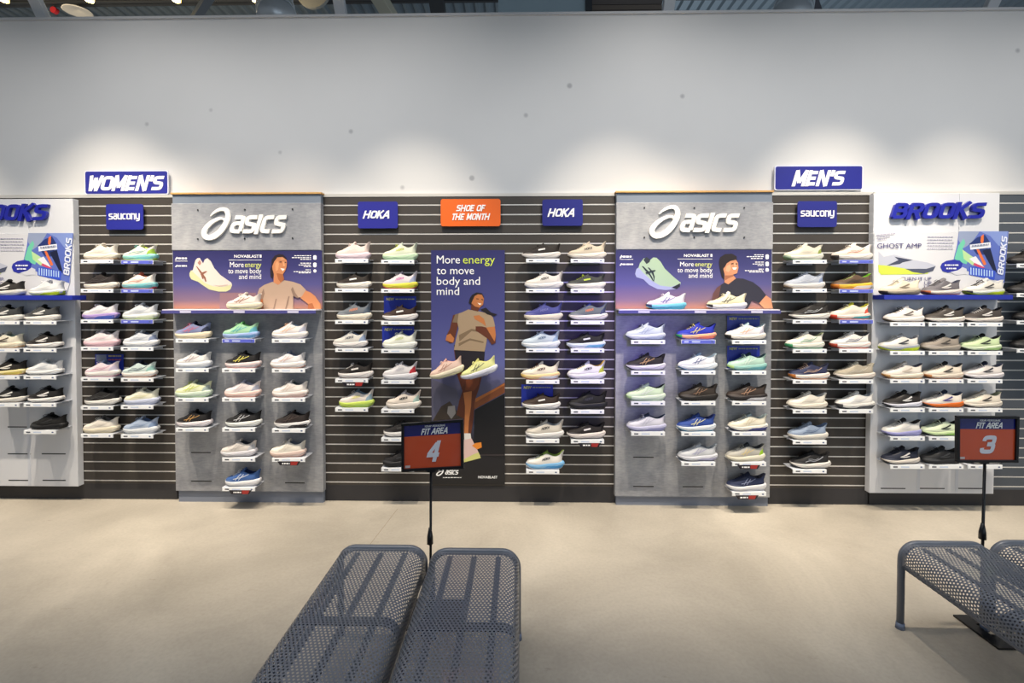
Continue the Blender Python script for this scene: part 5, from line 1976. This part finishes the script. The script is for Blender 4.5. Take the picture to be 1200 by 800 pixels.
def bench(label, x, yfar, rz):
    t = thing('bench', label, 'bench', (x, yfar, 0), 'perforated metal benches')
    t.rotation_euler = (0, 0, rz)

    def part(n, me, loc=(0, 0, 0), parent=t):
        o = bpy.data.objects.new(n, me)
        COL.objects.link(o)
        o.parent = parent
        o.location = loc
        return o
    part('perforated_seat', seat_me)
    for y in (0, -BL):
        f = part('end_frame', frame_end, (0, y, 0))
        for sx in (-1, 1):
            part('foot_cap', foot_me, (sx * (BW / 2 - .017), 0, 0.0005), f)
    for sx in (-1, 1):
        part('side_rail', rail_me, (sx * (BW / 2 - .020), 0, BH - DROP - .004))
    for sx in (-.115, 0, .115):
        part('under_strap', strap_me, (sx, 0, BH - .030))
    for k in (.42, .95):
        part('cross_rib', cross_me, (0, -BL * k * .72 - .02, 0))
    return t


pl = at_floor(449, 638, BH)
pr_ = at_floor(560.5, 642, BH)
bench('slate perforated metal bench, left one of the middle pair', pl.x - .003, pl.y, 0)
bench('slate perforated metal bench, right one of the middle pair', pl.x + .448, pr_.y, R(0.0))
pm = at_floor(1105, 633.5, BH)
bench('slate perforated metal bench with its end leg in view at lower right', pm.x + .005, pm.y, 0)
bench('slate perforated metal bench cut off by the right picture edge', pm.x + .462, pm.y + .015, 0)


# ------------------------------------------------------------------ fit area signs on stands
def fit_sign(num, poly, pole_px, ypole0, Y, label, base):
    """poly: corner pixels of the frame, tl tr br bl"""
    c = px_poly(poly, Y)
    cx = sum(p.x for p in c) / 4
    pb = at(pole_px[1], 640, Y + .012)
    ptop = at(pole_px[0], ypole0, Y + .012)
    t = thing('sign_stand', label, 'sign stand', (pb.x, Y, 0), 'fit area sign stands')
    tl, tr, br, bl = c
    U = lambda u, v: tl.lerp(tr, u).lerp(bl.lerp(br, u), v)

    def quad(u0, u1, v0, v1, dy):
        return [U(u0, v0) + Vector((0, dy, 0)), U(u1, v0) + Vector((0, dy, 0)), U(u1, v1) + Vector((0, dy, 0)), U(u0, v1) + Vector((0, dy, 0))]
    blk = mat('0c0c10', .3, kind='frame')
    fr = MB()
    for q in ((0, 1, 0, .055), (0, 1, .945, 1), (0, .045, .055, .945), (.955, 1, .055, .945)):
        fr.prism(quad(*q, -.008), (0, .018, 0))
    fr.build('frame', blk, t, bevel=.002)
    MB().prism(quad(.03, .97, .03, .97, .002), (0, .006, 0)).build('back_plate', blk, t)
    g = MB()
    g.face(quad(.045, .955, .055, .285, .001))
    g.build('header_print', mat('1c2270', .12, coat=.8), t, fix=False)
    g = MB()
    g.face(quad(.045, .955, .285, .945, .001))
    g.build('body_print', mat('d8552e', .12, coat=.8), t, fix=False)

    def place(mb, u0, u1, v0, v1, name, m):
        """mb laid out in the unit box -> on the tilted sheet"""
        for i, v in enumerate(mb.v):
            mb.v[i] = U(u0 + (u1 - u0) * v.x, v1 + (v0 - v1) * v.z) + Vector((0, -.0006 + v.y, 0))
        return mb.build(name, m, t)
    place(logo_mb('FIT AREA', 0, 1, 0, 1, 0, .0004, .24, .3), .32, .76, .135, .265, 'lettering', M_INK)
    place(logo_mb('YOUR PERSONAL', 0, 1, 0, 1, 0, .0004, .22, .3), .37, .72, .075, .115, 'lettering', M_INK)
    place(logo_mb(num, 0, 1, 0, 1, 0, .0004, .28, .28), .40, .64, .40, .83, 'numeral', mat('e6e6ee', .3))
    place(MB().box(0, 1, -.0001, 0, 0, 1), .06, .14, .88, .93, 'small_logo', mat('d8c8c4', .4))
    MB().tube([(pb.x, Y + .012, .012), (ptop.x, Y + .012, ptop.z + .03)], .0065, 10).build('pole', blk, t, smooth=True)
    MB().tube([(pb.x, Y + .012, .42), (pb.x, Y + .012, .455), (pb.x, Y + .012, .50)], [.016, .015, .007], 10).build('pole_collar', blk, t, smooth=True)
    MB().prism(px_poly([(ptop_px - 9, ypole0 - 3) for ptop_px in [pole_px[0]]] + [(pole_px[0] + 9, ypole0 - 3), (pole_px[0] + 4, ypole0 + 1.5), (pole_px[0] - 4, ypole0 + 1.5)], Y), (0, .012, 0)).build('bracket', blk, t)
    x0, x1, y0, y1 = base
    bp = MB()
    if len(base) == 4 and num == '3':          # flat plate with a long slot that the bench legs stand in
        for q in ((x0, x1, y0, y0 + .09), (x0, x1, y1 - .068, y1), (x0, x0 + .05, y0 + .09, y1 - .068), (x1 - .10, x1, y0 + .09, y1 - .068)):
            bp.box(pb.x + q[0], pb.x + q[1], Y + q[2], Y + q[3], .0005, .010)
    else:
        bp.box(pb.x + x0, pb.x + x1, Y + y0, Y + y1, .0005, .010)
    bp.build('base_plate', blk, t)
    return t


fit_sign('4', [(470.5, 496), (543, 491), (543.5, 548.5), (470.5, 552.5)], (505, 504), 552, pl.y + .04, 'black stand with a red number 4 sign behind the left bench pair', (-.15, .15, -.018, .22))
fit_sign('3', [(1120.5, 487), (1193.5, 487.5), (1192, 541.5), (1120.5, 541.5)], (1154, 1151), 542, pm.y + .05, 'black stand with a red number 3 sign behind the right bench pair', (-.11, .19, -.19, .043))
